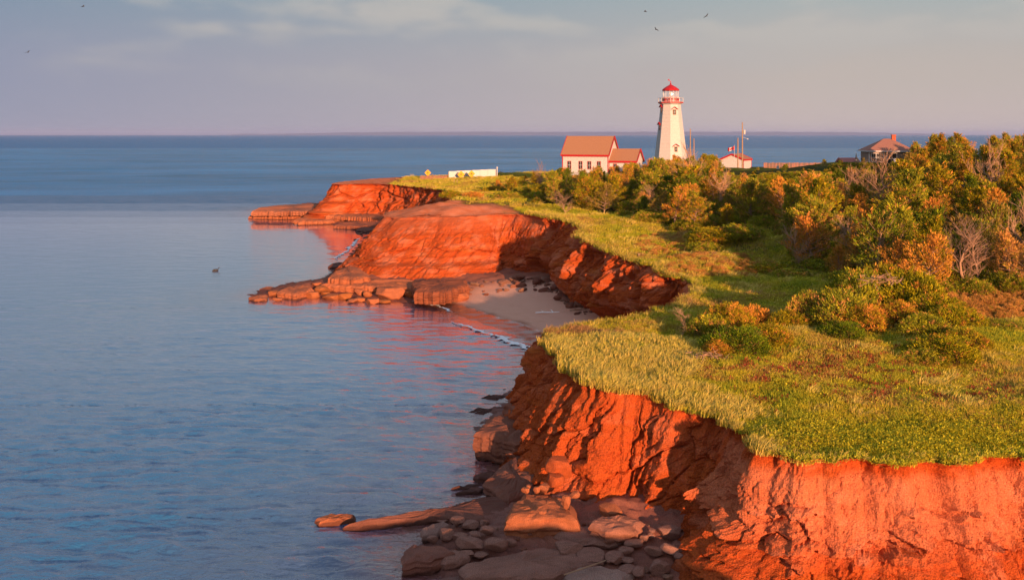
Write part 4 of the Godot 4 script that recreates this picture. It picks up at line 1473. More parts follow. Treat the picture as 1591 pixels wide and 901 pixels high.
func rocks() -> void:
	# beds and blocks under the nearest cliff
	slab([[786, 800], [798, 775], [815, 766], [852, 764], [884, 776], [897, 790], [897, 803], [860, 803]], 1.6, 1.5, "large sandstone block with lit top under the slanting cliff", 1, WARMRED, -0.02)
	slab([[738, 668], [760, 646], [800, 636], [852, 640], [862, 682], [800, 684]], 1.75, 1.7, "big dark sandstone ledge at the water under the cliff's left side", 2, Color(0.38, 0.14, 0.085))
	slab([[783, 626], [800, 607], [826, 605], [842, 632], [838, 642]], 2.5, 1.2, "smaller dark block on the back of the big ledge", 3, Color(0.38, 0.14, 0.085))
	slab([[540, 808], [600, 797], [660, 791], [720, 778], [770, 768], [800, 768], [796, 800], [740, 806], [680, 800], [620, 803]], 0.5, 0.7, "long thin sandstone bed running out into the water", 4, Color(0.30, 0.12, 0.085), -0.03)
	slab([[488, 806], [512, 798], [551, 796], [552, 803], [520, 808], [495, 811]], 0.26, 0.5, "tip of the thin bed, cut off by a gap of water", 5, WARMRED)
	slab([[716, 876], [745, 866], [800, 856], [850, 846], [905, 850], [935, 868], [850, 890], [760, 894], [722, 893]], 0.75, 0.9, "broad flat cracked slab in the near foreground", 6)
	slab([[626, 852], [640, 843], [690, 846], [708, 854], [670, 868], [628, 870]], 0.75, 0.9, "blunt dark red slab at the water's edge left of the boulders", 7, Color(0.38, 0.15, 0.105))
	slab([[672, 868], [700, 855], [735, 852], [728, 866], [690, 874]], 0.55, 0.6, "narrow slab lying against the blunt slab", 8)
	slab([[640, 900], [700, 893], [800, 890], [905, 892], [905, 915], [640, 915]], 0.3, 0.5, "low wet bed along the bottom of the foreground", 9, Color(0.30, 0.15, 0.12))
	slab([[874, 890], [890, 878], [935, 877], [985, 888], [965, 908], [880, 908]], 0.6, 0.7, "pale grey cracked slab in front of the pebbles", 10, Color(0.50, 0.30, 0.24))
	slab([[915, 812], [930, 800], [972, 798], [1001, 808], [985, 820], [940, 822]], 1.5, 0.7, "pinkish slab half lit at the foot of the slanting cliff", 11, Color(0.48, 0.20, 0.13))
	slab([[860, 826], [880, 812], [920, 814], [985, 826], [960, 840], [890, 838]], 0.95, 0.6, "long grey ledge before the large lit block", 12)
	slab([[652, 820], [690, 806], [700, 812], [680, 826], [655, 830]], 0.5, 0.5, "tilted slab at the left of the boulder heap", 13, Color(0.46, 0.25, 0.20))
	slab([[705, 764], [730, 757], [757, 757], [745, 763]], 0.2, 0.4, "flat wet rock in the water above the long bed", 14, Color(0.22, 0.09, 0.07))
	slab([[700, 757], [725, 750], [752, 749], [730, 757]], 0.16, 0.4, "flat wet rock behind the other flat wet rock", 15, Color(0.22, 0.09, 0.07))
	slab([[750, 745], [775, 722], [815, 705], [845, 720], [830, 752], [790, 768]], 0.9, 1.0, "dark smooth sandstone shelf below the shaded cliff corner", 16, Color(0.34, 0.13, 0.085), -0.05)
	slab([[735, 738], [760, 728], [785, 728], [765, 742], [742, 743]], 0.35, 0.5, "dark wet rock left of the smooth shelf", 17, Color(0.20, 0.075, 0.055))
	slab([[725, 640], [745, 632], [768, 634], [752, 642]], 0.12, 0.4, "wet rock awash left of the dark ledge", 18, Color(0.20, 0.08, 0.06))
	slab([[745, 617], [765, 611], [790, 612], [772, 620]], 0.12, 0.4, "wet rock awash behind the dark ledge", 19, Color(0.20, 0.08, 0.06))
	# the lowest beds of the bare headland
	slab([[509, 430], [520, 420], [541, 412], [560, 415], [575, 428], [545, 432]], 2.0, 1.4, "wedge of red rock at the headland's outer corner", 31, WARMRED)
	slab([[499, 440], [515, 432], [560, 430], [620, 432], [660, 436], [640, 446], [570, 443], [520, 442]], 1.3, 0.9, "long even red bed at the foot of the headland", 32, WARMRED)
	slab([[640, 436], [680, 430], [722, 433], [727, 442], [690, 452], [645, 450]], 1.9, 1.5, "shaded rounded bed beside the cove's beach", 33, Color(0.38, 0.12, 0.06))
	slab([[509, 412], [520, 407], [540, 406], [545, 411], [525, 414]], 0.45, 0.6, "dark flat rock in the water behind the headland's corner", 34, Color(0.22, 0.08, 0.06))
	slab([[430, 452], [445, 444], [480, 441], [486, 448], [460, 455]], 0.9, 0.9, "long rounded red rock on the spit", 35, WARMRED)
	slab([[384, 462], [398, 457], [416, 458], [414, 464], [395, 465]], 0.35, 0.5, "flat red rock at the spit's seaward tip", 36, WARMRED)
	slab([[402, 448], [412, 445], [432, 444], [425, 449]], 0.2, 0.4, "flat red rock awash behind the spit", 37, WARMRED)
	# the ledges of the far cape
	slab([[392, 327], [405, 321], [440, 317], [490, 316], [520, 321], [500, 326], [440, 327]], 2.2, 1.2, "upper pale-topped ledge running out from the far cape", 51, Color(0.52, 0.19, 0.10))
	slab([[389, 334], [396, 330], [440, 328], [500, 328], [520, 332], [470, 335], [420, 335]], 0.9, 1.0, "lower red ledge under the pale-topped one at the far cape", 52, WARMRED)
	slab([[456, 341], [470, 336], [500, 335], [530, 335], [545, 339], [500, 342], [465, 343]], 1.0, 1.2, "rounded red ledge in the middle of the far cape's foot", 53, WARMRED)
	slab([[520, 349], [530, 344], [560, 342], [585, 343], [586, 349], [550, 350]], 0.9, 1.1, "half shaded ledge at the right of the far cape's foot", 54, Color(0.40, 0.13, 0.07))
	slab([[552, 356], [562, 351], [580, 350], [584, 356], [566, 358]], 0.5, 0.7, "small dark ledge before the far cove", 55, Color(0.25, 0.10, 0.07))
	slab([[490, 326], [520, 318], [570, 322], [640, 328], [640, 336], [560, 336], [510, 333]], 1.9, 1.0, "broad red shelf along the far cape's wall", 56, WARMRED)
	# boulders one can count, nearest first
	var near := [
		[711, 806.5, 24, 17, "angular boulder at the back left of the heap by the long bed"], [728.7, 813.5, 32, 14, "long boulder in the back row of the heap"],
		[752, 810.5, 17, 16, "upright boulder at the back right of the heap"], [756, 821.5, 24, 12, "flat pale boulder before the upright one"],
		[694.5, 826.6, 26, 23, "dark triangular boulder in the left of the heap"], [714.6, 831.6, 26, 15, "pale boulder in the middle of the heap"],
		[738.8, 828.6, 23, 11, "pale flat boulder right of the heap's middle"], [730.7, 841.7, 46, 22, "large flat-topped boulder in the front of the heap"],
		[771, 841.7, 37, 28, "large round boulder at the right front of the heap"], [793, 840.7, 20, 16, "pointed boulder right of the large round one"],
		[688, 804.5, 26, 9, "low slab-like rock beside the long bed"], [672, 836, 18, 14, "small dark boulder at the heap's water side"],
		[745.8, 859.8, 26, 9, "low reddish rock before the large flat-topped boulder"], [881.6, 847.7, 48, 28, "big smooth grey-brown boulder alone on the shelf"],
		[985.7, 841.7, 32, 13, "long smooth boulder right of the lone big one"], [1039, 822.6, 36, 26, "large tilted boulder at the foot of the shaded slope"],
		[1001.8, 834.6, 15, 13, "small reddish boulder, left of a pair"], [1011.9, 831.6, 13, 12, "small reddish boulder, right of a pair"], [1013, 823.6, 13, 8, "flat little rock above the pair"],
		[1041, 850.7, 30, 19, "boulder lit orange near the near cliff's foot"], [956.5, 863.8, 32, 17, "rounded brown boulder among the pebbles"],
		[972.6, 852.7, 24, 10, "pale flat rock behind the rounded brown boulder"], [974.6, 868.8, 22, 9, "reddish flat rock right of the rounded brown boulder"],
		[920, 859.8, 48, 13, "long low grey rock before the lone big boulder"], [993.8, 884.9, 24, 17, "blocky brown boulder at the bottom of the foreground"],
		[1027, 877, 36, 32, "large dark block with a lit top near the bottom"], [1017, 852.7, 32, 17, "dark boulder behind the large dark block"],
		[1056, 863, 17, 17, "small orange-lit rock right of the large dark block"], [891, 869.8, 13, 6, "small whitish rock among the pebbles"],
		[900, 873, 15, 7, "pebble-like rock beside the whitish one"], [913, 872, 9, 7, "round reddish cobble in the pebbles"], [934, 874, 9, 8, "round dark cobble in the pebbles"],
		[972.6, 883, 32, 12, "grey slab-like rock at the right of the pale slab"], [925, 868, 8, 6, "small cobble behind the round ones"], [946, 872, 8, 6, "tiny cobble left of the rounded brown boulder"],
		[700, 862, 46, 17, "elongated boulder leaning on the narrow slab"], [724.7, 858.8, 24, 14, "dark red boulder between the elongated one and the large flat one"]]
	for i in near.size():
		var q: Array = near[i]
		boulder(q[0], q[1], q[2], q[3], q[4], 100 + i, 0.15)
	for q in [[817, 761, 14, 9, "lit stone at the left on top of the large block"], [822, 756, 9, 7, "small lit stone behind the left one on the block"], [834, 760, 11, 11, "upright lit stone on top of the large block"],
			[870, 725, 44, 34, "big orange fallen lump leaning on the cliff above the block"], [880, 778, 14, 22, "standing wedge of pale stone at the block's right"], [847, 757, 26, 13, "tilted lit rock on the back of the block"],
			[862, 745, 30, 20, "cracked orange rock under the fallen lump"], [948, 791, 40, 18, "yellowish lit rock at the foot of the slanting cliff"], [843, 795, 12, 7, "little lit stone on the block's lower step"], [893, 768, 16, 10, "lit rubble stone beside the wedge"]]:
		var c := sp(q[0], q[1] + q[3] * 0.4, 1.75 - (0.6 if q[0] > 930 else 0.0))
		if q[1] < 750: c = at(q[0], q[1] + q[3] * 0.4, 47.6 if q[1] < 730 else 46.8)
		var m := -c.z / FOCAL
		var o := put("fallen_rock", boulder_mesh(int(q[0]), Vector3(q[2] * m * 0.52, q[3] * m * 0.55, q[2] * m * 0.45), 10, 0.95, Color(0.62, 0.135, 0.04) if q[1] < 750 else WARMRED), M.stone)
		c.y += q[3] * m * 0.35
		o.position = c
		tag(o, q[4], "rock", "rocks fallen from the slanting cliff")
	var spit := [
		[604, 451, 52, 27, "largest orange boulder on the headland's spit"], [426, 454, 23, 12, "rounded boulder near the spit's tip"], [446.5, 455, 25, 11, "low boulder right of the rounded one on the spit"],
		[430, 464, 15, 7, "small rock in the water before the spit"], [486, 456, 23, 15, "boulder in the spit's front left of the middle"], [501, 448, 25, 14, "boulder behind the spit's front row"],
		[531, 441, 36, 12, "olive-brown boulder under the long even bed"], [515, 459, 29, 12, "boulder in the spit's front row"], [537, 458, 26, 14, "boulder in the spit's front row right of the middle"],
		[558, 452, 17, 13, "squat boulder left of the largest one"], [571, 455, 15, 12, "small boulder touching the largest one"], [571, 444, 27, 9, "flat boulder behind the largest one"],
		[579, 466, 24, 12, "sea-wet boulder before the largest one"], [558, 464, 21, 9, "low wet boulder at the water in the spit's middle"], [636, 455, 19, 14, "reddish boulder right of the largest one"],
		[491, 440, 19, 7, "flat rock at the back of the spit"], [541, 448, 25, 9, "low boulder in the spit's middle row"], [561, 438, 17, 9, "small rock under the even bed"], [470, 453, 20, 8, "low rock at the left of the spit"],
		[620, 441, 18, 10, "rock behind the largest boulder"], [505, 455, 15, 8, "little rock in the spit's front"], [548, 466, 18, 8, "low rock lapped by the water"], [460, 460, 16, 6, "low rock at the spit's waterline"], [596, 467, 22, 7, "flat wet rock below the largest boulder"],
		[715, 459, 27, 19, "big grey-brown boulder on the beach's left corner"], [691, 461, 20, 10, "pale flat boulder at the beach's left corner"], [576, 336, 13, 7, "pale boulder on the far cape's shelf"], [535, 333, 20, 9, "red boulder under the far cape's wall"]]
	for i in spit.size():
		var q: Array = spit[i]
		boulder(q[0], q[1], q[2], q[3], q[4], 200 + i, 0.1, mixc(WARMRED, OCHRE, 0.3 * (i % 3)), "boulders on the headland's spit")
	# rubble at the foot of the cove's wall: every stone its own
	rng.seed = 9
	var kinds := []
	for i in 8: kinds.append(boulder_mesh(400 + i, Vector3(1, 0.6, 0.8), 5, 0.95, mixc(Color(0.33, 0.12, 0.075), Color(0.36, 0.18, 0.12), (i % 4) / 3.0)))
	var path := [[725, 448], [760, 446], [800, 440], [840, 440], [862, 448], [885, 462], [905, 476], [918, 484]]
	for i in 115:
		var k := rng.randf() * (path.size() - 1.001)
		var j := int(k)
		var px := lerpf(path[j][0], path[j + 1][0], k - j) + rng.randf_range(-14, 6)
		var py := lerpf(path[j][1], path[j + 1][1], k - j) + pow(rng.randf(), 2.0) * 20.0 - 7.0
		var p := on_shore(px, py)
		var s := (0.16 + 0.7 * pow(rng.randf(), 3.0))
		var o := put("rubble_stone", kinds[i % 8], M.stone)
		p.y += s * 0.25
		o.position = p
		o.rotation = Vector3(rng.randf_range(-0.3, 0.3), rng.randf() * TAU, rng.randf_range(-0.3, 0.3))
		o.scale = Vector3(s * rng.randf_range(0.8, 1.4), s, s)
		tag(o, "red-brown rubble stone strewn under the cove's shaded wall", "stone", "rubble under the cove wall")
	for i in 90:      # near shelf
		var px := rng.randf_range(660, 1075)
		var py := rng.randf_range(800, 900)
		if px < 800 and py < 800 + (800 - px) * 0.25: continue
		var p := on_shore(px, py)
		if p.y < 0.05: continue
		var s := 0.06 + 0.2 * pow(rng.randf(), 2.5)
		var o := put("shore_stone", kinds[i % 8], M.stone)
		p.y += s * 0.3
		o.position = p
		o.rotation = Vector3(rng.randf_range(-0.3, 0.3), rng.randf() * TAU, rng.randf_range(-0.3, 0.3))
		o.scale = Vector3(s * rng.randf_range(0.8, 1.4), s, s)
		tag(o, "small stone lying loose on the near rock shelf", "stone", "loose stones on the near shelf")
	for i in 26:      # dark pebbles at the far cove
		var p := on_shore(rng.randf_range(540, 582), rng.randf_range(362, 408))
		var s := rng.randf_range(0.2, 0.6)
		var o := put("cove_stone", kinds[i % 8], M.stone)
		p.y += s * 0.2
		o.position = p
		o.rotation.y = rng.randf() * TAU
		o.scale = Vector3(s * 1.3, s * 0.7, s)
		tag(o, "dark stone on the strip of shore behind the bare headland", "stone", "stones behind the headland")
	# driftwood
	var w := MB.new()
	w.tube([Vector3(-0.9, 0.12, 0), Vector3(-0.2, 0.2, 0.1), Vector3(0.5, 0.12, -0.1), Vector3(1.0, 0.25, 0)], [0.07, 0.09, 0.07, 0.03], 6)
	w.tube([Vector3(-0.2, 0.2, 0.1), Vector3(-0.5, 0.55, 0.3)], [0.05, 0.02], 5)
	w.tube([Vector3(0.5, 0.12, -0.1), Vector3(0.3, 0.5, -0.4)], [0.05, 0.02], 5)
	var log_mesh := w.done()
	for q in [[898, 483, "white bleached driftwood at the back of the beach", 1.0, 0.3], [850, 487, "dark driftwood log lying on the sand", 1.3, 0.0], [888, 507, "thin dark driftwood stick on the beach near the cliff top grass", 0.8, 0.4]]:
		var o := put("driftwood", log_mesh, M.dead if q[2].begins_with("white") else M.bark)
		o.position = on_shore(q[0], q[1])
		o.rotation.y = q[4]
		o.scale = Vector3(q[3], 0.7, 0.8)
		tag(o, q[2], "driftwood")
	var twig := MB.new()
	twig.tube([Vector3(-1.0, 0, 0), Vector3(0, 0.1, 0.05), Vector3(1.1, 0.16, 0)], [0.03, 0.035, 0.02], 5)
	var o2 := put("driftwood", twig.done(), M.dead)
	o2.position = sp(908, 885, 0.75)
	o2.rotation.y = 0.5
	tag(o2, "straight pale stick lying across the pale grey slab", "driftwood")

func birds() -> void:
	var mb := MB.new()
	mb.tube([Vector3(0, 0, 0.26), Vector3(0, 0.02, 0.1), Vector3(0, 0, -0.1), Vector3(0, -0.01, -0.34)], [0.02, 0.07, 0.065, 0.015], 6)
	var body := mb.done()
	var wing := func(side: float) -> ArrayMesh:
		var w := MB.new()
		var a := Vector3(side * 0.05, 0.02, 0.08)
		var b := Vector3(side * 0.05, 0.02, -0.10)
		var e := Vector3(side * 0.38, 0.16, 0.12)
		var f := Vector3(side * 0.38, 0.16, -0.06)
		var g := Vector3(side * 0.78, 0.08, -0.12)
		for k in [0.0, -0.015]:
			var u := Vector3(0, k, 0)
			w.quad(a + u, b + u, f + u, e + u)
			w.tri(e + u, f + u, g + u)
		return w.done()
	var left: ArrayMesh = wing.call(-1.0)
	var right: ArrayMesh = wing.call(1.0)
	for q in [[128, 10, "dark gull flying high at the sky's top left"], [42, 81, "dark gull flying at the left edge of the sky"], [1003, 18, "upper left gull of the three above the lighthouse"], [1020, 46, "lowest gull of the three above the lighthouse"], [1098, 25, "rightmost gull of the three above the lighthouse"]]:
		var t := thing("gull", q[2], "bird", at(q[0], q[1], 170.0), q[0] * 0.7, "gulls in the sky")
		put("body", body, M.bird, t)
		put("wing", left, M.bird, t)
		put("wing", right, M.bird, t)
		t.rotation.z = 0.5 * sin(q[0])
	var t := thing("seabird", "dark seabird swimming in the calm bay", "bird", sp(335, 421, 0.0), 0.6)
	var b := MB.new()
	b.tube([Vector3(-0.55, 0.05, 0), Vector3(-0.3, 0.12, 0), Vector3(0.1, 0.12, 0), Vector3(0.32, 0.06, 0)], [0.03, 0.17, 0.17, 0.05], 8)
	put("body", b.done(), M.bird, t)
	b = MB.new()
	b.tube([Vector3(0.2, 0.12, 0), Vector3(0.34, 0.36, 0), Vector3(0.38, 0.44, 0), Vector3(0.62, 0.42, 0)], [0.06, 0.05, 0.06, 0.012], 6)
	put("neck_and_head", b.done(), M.bird, t)

# ---------------------------------------------------------------- buildings
func gable_house(t: Node3D, l: float, w: float, eave: float, ridge: float, over: float, wall: Material, roof: Material, trim: Material) -> void:
	# long axis along x, front towards +z, base at y = 0; walls of lapped boards
	var mb := MB.new()
	var x := l / 2
	var z := w / 2
	mb.quad(Vector3(-x, -0.6, z), Vector3(x, -0.6, z), Vector3(x, eave, z), Vector3(-x, eave, z))
	mb.quad(Vector3(x, -0.6, -z), Vector3(-x, -0.6, -z), Vector3(-x, eave, -z), Vector3(x, eave, -z))
	for s in [-1.0, 1.0]:
		mb.quad(Vector3(s * x, -0.6, z), Vector3(s * x, -0.6, -z), Vector3(s * x, eave, -z), Vector3(s * x, eave, z))
		mb.tri(Vector3(s * x, eave, z), Vector3(s * x, eave, -z), Vector3(s * x, ridge, 0))
	var walls := put("wall", mb.done(), wall, t)
	var boards := MB.new()
	var y := 0.1
	while y < eave - 0.1:
		boards.box(Vector3(-x - 0.02, y, z), Vector3(x + 0.02, y + 0.02, z + 0.025))
		boards.box(Vector3(x, y, -z), Vector3(x + 0.025, y + 0.02, z))
		y += 0.22
	tag(put("lap_boards", boards.done(), wall, walls), "", "", "", "stuff")
	var pitch := Vector2(z, ridge - eave).normalized()
	var rr := MB.new()
	for s in [-1.0, 1.0]:
		var e0 := Vector3(-x - over, eave - over * pitch.y / pitch.x * 1.0 + 0.02, s * (z + over))
		var e1 := Vector3(x + over, e0.y, e0.z)
		var r0 := Vector3(-x - over, ridge + 0.02, 0)
		var r1 := Vector3(x + over, ridge + 0.02, 0)
		var u := Vector3(0, 0.12, 0)
		rr.quad(e0 + u, e1 + u, r1 + u, r0 + u)
		rr.quad(e0, r0, r1, e1)
		rr.quad(e0, e1, e1 + u, e0 + u)
	put("roof", rr.done(), roof, t)
	for s in [-1.0, 1.0]:      # barge boards and eave boards
		var e := MB.new()
		e.bar(Vector3(-x - over, eave - over * pitch.y / pitch.x + 0.0, s * (z + over + 0.03)), Vector3(x + over, eave - over * pitch.y / pitch.x + 0.0, s * (z + over + 0.03)), 0.06, 0.36)
		put("eave_board", e.done(), trim, t)
		for q in [-1.0, 1.0]:
			var b := MB.new()
			b.bar(Vector3(s * (x + over + 0.03), eave - over * pitch.y / pitch.x + 0.04, q * (z + over)), Vector3(s * (x + over + 0.03), ridge + 0.06, 0), 0.06, 0.38)
			put("barge_board", b.done(), trim, t)
	for s in [-1.0, 1.0]:
		var c := MB.new()
		c.box(Vector3(s * x - 0.09, -0.5, z), Vector3(s * x + 0.09, eave, z + 0.05))
		put("corner_board", c.done(), trim, t)

func window(t: Node3D, where: Vector3, turn: float, w: float, h: float, frame: Material, called := "window") -> Node3D:
	var o := Node3D.new()
	o.name = called
	t.add_child(o, true)
	o.position = where
	o.rotation.y = turn
	var f := MB.new()
	f.box(Vector3(-w / 2 - 0.1, -h / 2 - 0.1, 0), Vector3(-w / 2, h / 2 + 0.1, 0.06))
	f.box(Vector3(w / 2, -h / 2 - 0.1, 0), Vector3(w / 2 + 0.1, h / 2 + 0.1, 0.06))
	f.box(Vector3(-w / 2, h / 2, 0), Vector3(w / 2, h / 2 + 0.1, 0.06))
	f.box(Vector3(-w / 2, -h / 2 - 0.1, 0), Vector3(w / 2, -h / 2, 0.07))
	put("frame", f.done(), frame, o)
	var b := MB.new()
	b.box(Vector3(-w / 2, -0.035, 0.0), Vector3(w / 2, 0.035, 0.05))
	b.box(Vector3(-0.025, -h / 2, 0.0), Vector3(0.025, -0.035, 0.04))
	b.box(Vector3(-0.025, 0.035, 0.0), Vector3(0.025, h / 2, 0.04))
	put("sash", b.done(), M.white, o)
	var g := MB.new()
	g.box(Vector3(-w / 2, -h / 2, 0.004), Vector3(w / 2, h / 2, 0.022))
	put("pane", g.done(), M.dark_glass, o)
	return o

func lighthouse() -> void:
	var base := Vector3(34.9, 0, -212.0)
	base.y = EYE - (262.0 - HORIZON) * 212.0 / FOCAL
	var k := 212.0 / FOCAL                        # metres in one pixel there
	var turn := deg_to_rad(12.0) + atan2(-base.x, 212.0) * 0.0
	var t := thing("lighthouse", "tall white eight-sided lighthouse with red lantern roof and red trim", "lighthouse", base, turn)
	var y_of := func(py: float) -> float: return (262.0 - py) * k
	var c8 := cos(PI / 8)
	var r0: float = 26.3 * k / 0.98
	var r1: float = 15.0 * k / 0.98
	var top: float = y_of.call(163.0)
	var half := PI / 8
	var mb := MB.new()
	mb.lathe([[r0 * 1.06, -1.5], [r0, 0.0], [lerpf(r0, r1, 0.93) * 0.985, top * 0.9], [r1 * 0.99, top]], 8, half)
	var tower := put("tower", mb.done(), M.shingle_white, t)
	var lap := MB.new()       # shingle courses
	var y := 0.4
	while y < top - 0.2:
		var r := lerpf(r0, r1, y / top)
		lap.lathe([[r - 0.01, y - 0.012], [r + 0.03, y], [r - 0.005, y + 0.2]], 8, half)
		y += 0.3
	tag(put("shingle_courses", lap.done(), M.shingle_white, tower), "", "", "", "stuff")
	# cove under the gallery
	mb = MB.new()
	mb.lathe([[r1 * 0.99, top - 0.1], [r1 * 1.02, top + 0.1], [r1 * 1.22, y_of.call(160.6)], [r1 * 1.24, y_of.call(160.2)]], 8, half)
	put("cornice", mb.done(), M.white, t)
	var deck_y: float = y_of.call(159.6)
	var rd := 19.5 * k
	mb = MB.new()
	mb.lathe([[0.0, deck_y - 0.08], [rd, deck_y - 0.08], [rd, deck_y + 0.14], [0.0, deck_y + 0.14]], 8, half)
	put("gallery_deck", mb.done(), M.red, t)
	# lantern
	var rl := 12.2 * k
	var wall_top: float = y_of.call(151.5)
	var glass_top: float = y_of.call(140.8)
	mb = MB.new()
	mb.lathe([[rl, deck_y + 0.14], [rl, wall_top], [rl * 1.03, wall_top + 0.02], [rl * 1.03, wall_top + 0.1], [rl * 0.9, wall_top + 0.1]], 12, 0.0)
	put("lantern_wall", mb.done(), M.white, t)
	mb = MB.new()
	mb.lathe([[rl * 0.96, wall_top + 0.1], [rl * 0.96, glass_top]], 12, 0.0)
	put("lantern_pane", mb.done(), M.glass, t)
	for i in 12:
		var a := TAU * i / 12
		var b := MB.new()
		var p := Vector3(sin(a) * rl * 0.97, 0, cos(a) * rl * 0.97)
		b.bar(p + Vector3(0, wall_top + 0.1, 0), p + Vector3(0, glass_top, 0), 0.06, 0.06)
		put("glazing_bar", b.done(), M.white, t)
	mb = MB.new()
	mb.lathe([[rl * 0.9, glass_top - 0.04], [rl * 1.08, glass_top - 0.04], [rl * 1.10, glass_top + 0.16], [rl * 0.98, glass_top + 0.42], [rl * 0.6, y_of.call(134.6)], [rl * 0.22, y_of.call(132.2)], [rl * 0.12, y_of.call(131.2)], [0.0, y_of.call(131.0)]], 12, 0.0)
	put("lantern_roof", mb.done(), M.red, t)
	mb = MB.new()
	mb.lathe([[0.09, y_of.call(131.4)], [0.13, y_of.call(130.2)], [0.19, y_of.call(129.2)], [0.08, y_of.call(128.4)], [0.0, y_of.call(128.3)]], 10)
	put("vent_ball", mb.done(), M.red, t)
	mb = MB.new()     # a weather vane that leans over to the left
	mb.bar(Vector3(0, y_of.call(128.6), 0), Vector3(-0.1, y_of.call(126.4), 0), 0.05, 0.05)
	mb.box(Vector3(-0.52, -0.05, -0.02), Vector3(0.3, 0.06, 0.02), Color.WHITE, Transform3D(Basis(Vector3.BACK, -0.7), Vector3(-0.12, y_of.call(126.2), 0)))
	mb.box(Vector3(-0.6, -0.14, -0.02), Vector3(-0.3, 0.16, 0.02), Color.WHITE, Transform3D(Basis(Vector3.BACK, -0.7), Vector3(-0.12, y_of.call(126.2), 0)))
	put("weather_vane", mb.done(), M.red, t)
	# the lamp
	mb = MB.new()
	mb.lathe([[0.0, wall_top + 0.3], [0.26, wall_top + 0.35], [0.33, wall_top + 0.75], [0.26, wall_top + 1.15], [0.0, wall_top + 1.2]], 12)
	put("lens_case", mb.done(), M.white, t)
	var lamp_at := Vector3(0.2, wall_top + 0.78, 0.5)
	mb = MB.new()
	mb.lathe([[0.0, -0.14], [0.10, -0.10], [0.15, 0.0], [0.10, 0.10], [0.0, 0.14]], 12, 0.0, Color.WHITE, lamp_at)
	put("lamp_bulb", mb.done(), M.lamp, t)
	var l := OmniLight3D.new()
	l.name = "lamp_light"
	l.position = lamp_at
	l.light_energy = 0.12
	l.light_color = Color(1, 0.93, 0.8)
	l.light_size = 0.1
	l.omni_range = 60.0
	l.omni_attenuation = 2.0
	l.shadow_enabled = true
	t.add_child(l)
	# railing: eight bays with crossed red bars
	var rail_top := deck_y + 1.05
	for i in 8:
		var a0 := half + TAU * i / 8
		var a1 := half + TAU * (i + 1) / 8
		var p0 := Vector3(sin(a0), 0, cos(a0)) * rd * 0.97
		var p1 := Vector3(sin(a1), 0, cos(a1)) * rd * 0.97
		var q := MB.new()
		q.bar(p0 + Vector3(0, deck_y + 0.14, 0), p0 + Vector3(0, rail_top, 0), 0.09, 0.09)
		put("rail_post", q.done(), M.white, t)
		q = MB.new()
		for yy in [rail_top - 0.05, deck_y + 0.24]:
			q.bar(p0 + Vector3(0, yy, 0), p1 + Vector3(0, yy, 0), 0.06, 0.08)
		put("rail", q.done(), M.white, t)
		for half_bay in 2:
			# the lattice of the lantern's wall
			var in_ := rl * 1.05 / (rd * 0.97)
			var s0 := p0.lerp(p1, half_bay * 0.5) * in_
			var s1 := p0.lerp(p1, half_bay * 0.5 + 0.5) * in_
			for yy in [wall_top, deck_y + 0.2]:
				q = MB.new()
				q.bar(s0 + Vector3(0, yy, 0), s1 + Vector3(0, yy, 0), 0.07, 0.14)
				put("lattice_band", q.done(), M.red, t)
			q = MB.new()
			q.bar(s0 + Vector3(0, deck_y + 0.28, 0), s1 + Vector3(0, wall_top - 0.05, 0), 0.06, 0.09)
			q.bar(s0 * 1.004 + Vector3(0, wall_top - 0.05, 0), s1 * 1.004 + Vector3(0, deck_y + 0.28, 0), 0.06, 0.09)
			put("lattice_cross", q.done(), M.red, t)
			q = MB.new()
			var mid := (s0 + s1) / 2
			var dir := (s1 - s0).normalized()
			for s in 8:
				var b0 := TAU * s / 8
				var b1 := TAU * (s + 1) / 8
				q.bar(mid * 1.008 + dir * cos(b0) * 0.26 + Vector3(0, deck_y + 0.6 + sin(b0) * 0.26, 0), mid * 1.008 + dir * cos(b1) * 0.26 + Vector3(0, deck_y + 0.6 + sin(b1) * 0.26, 0), 0.05, 0.07)
			put("lattice_ring", q.done(), M.red, t)
	# windows under little pediments, on the face seen and on the left face
	for spec in [[0.0, 174.5], [0.0, 231.5], [-PI / 2, 171.0], [-PI / 2, 198.0]]:
		var yy: float = y_of.call(spec[1])
		var r := lerpf(r0, r1, yy / top) * c8
		var slope := atan2((r0 - r1) * c8, top)
		var n := Vector3(sin(spec[0]), 0, cos(spec[0]))
		var w := window(t, n * (r + 0.01) + Vector3(0, yy, 0), spec[0], 0.5, 0.95, M.wood_trim)
		w.rotation.x = 0.0
		w.position += n * 0.05
		var hood := MB.new()
		var side := Vector3(cos(spec[0]), 0, -sin(spec[0]))
		var pk: Vector3 = n * (r + 0.2) + Vector3(0, yy + 1.15, 0)
		for s in [-1.0, 1.0]:
			hood.bar(pk - side * s * 0.02, pk + side * s * 0.78 - Vector3(0, 0.55, 0), 0.32, 0.10)
		put("window_hood", hood.done(), M.red, t)

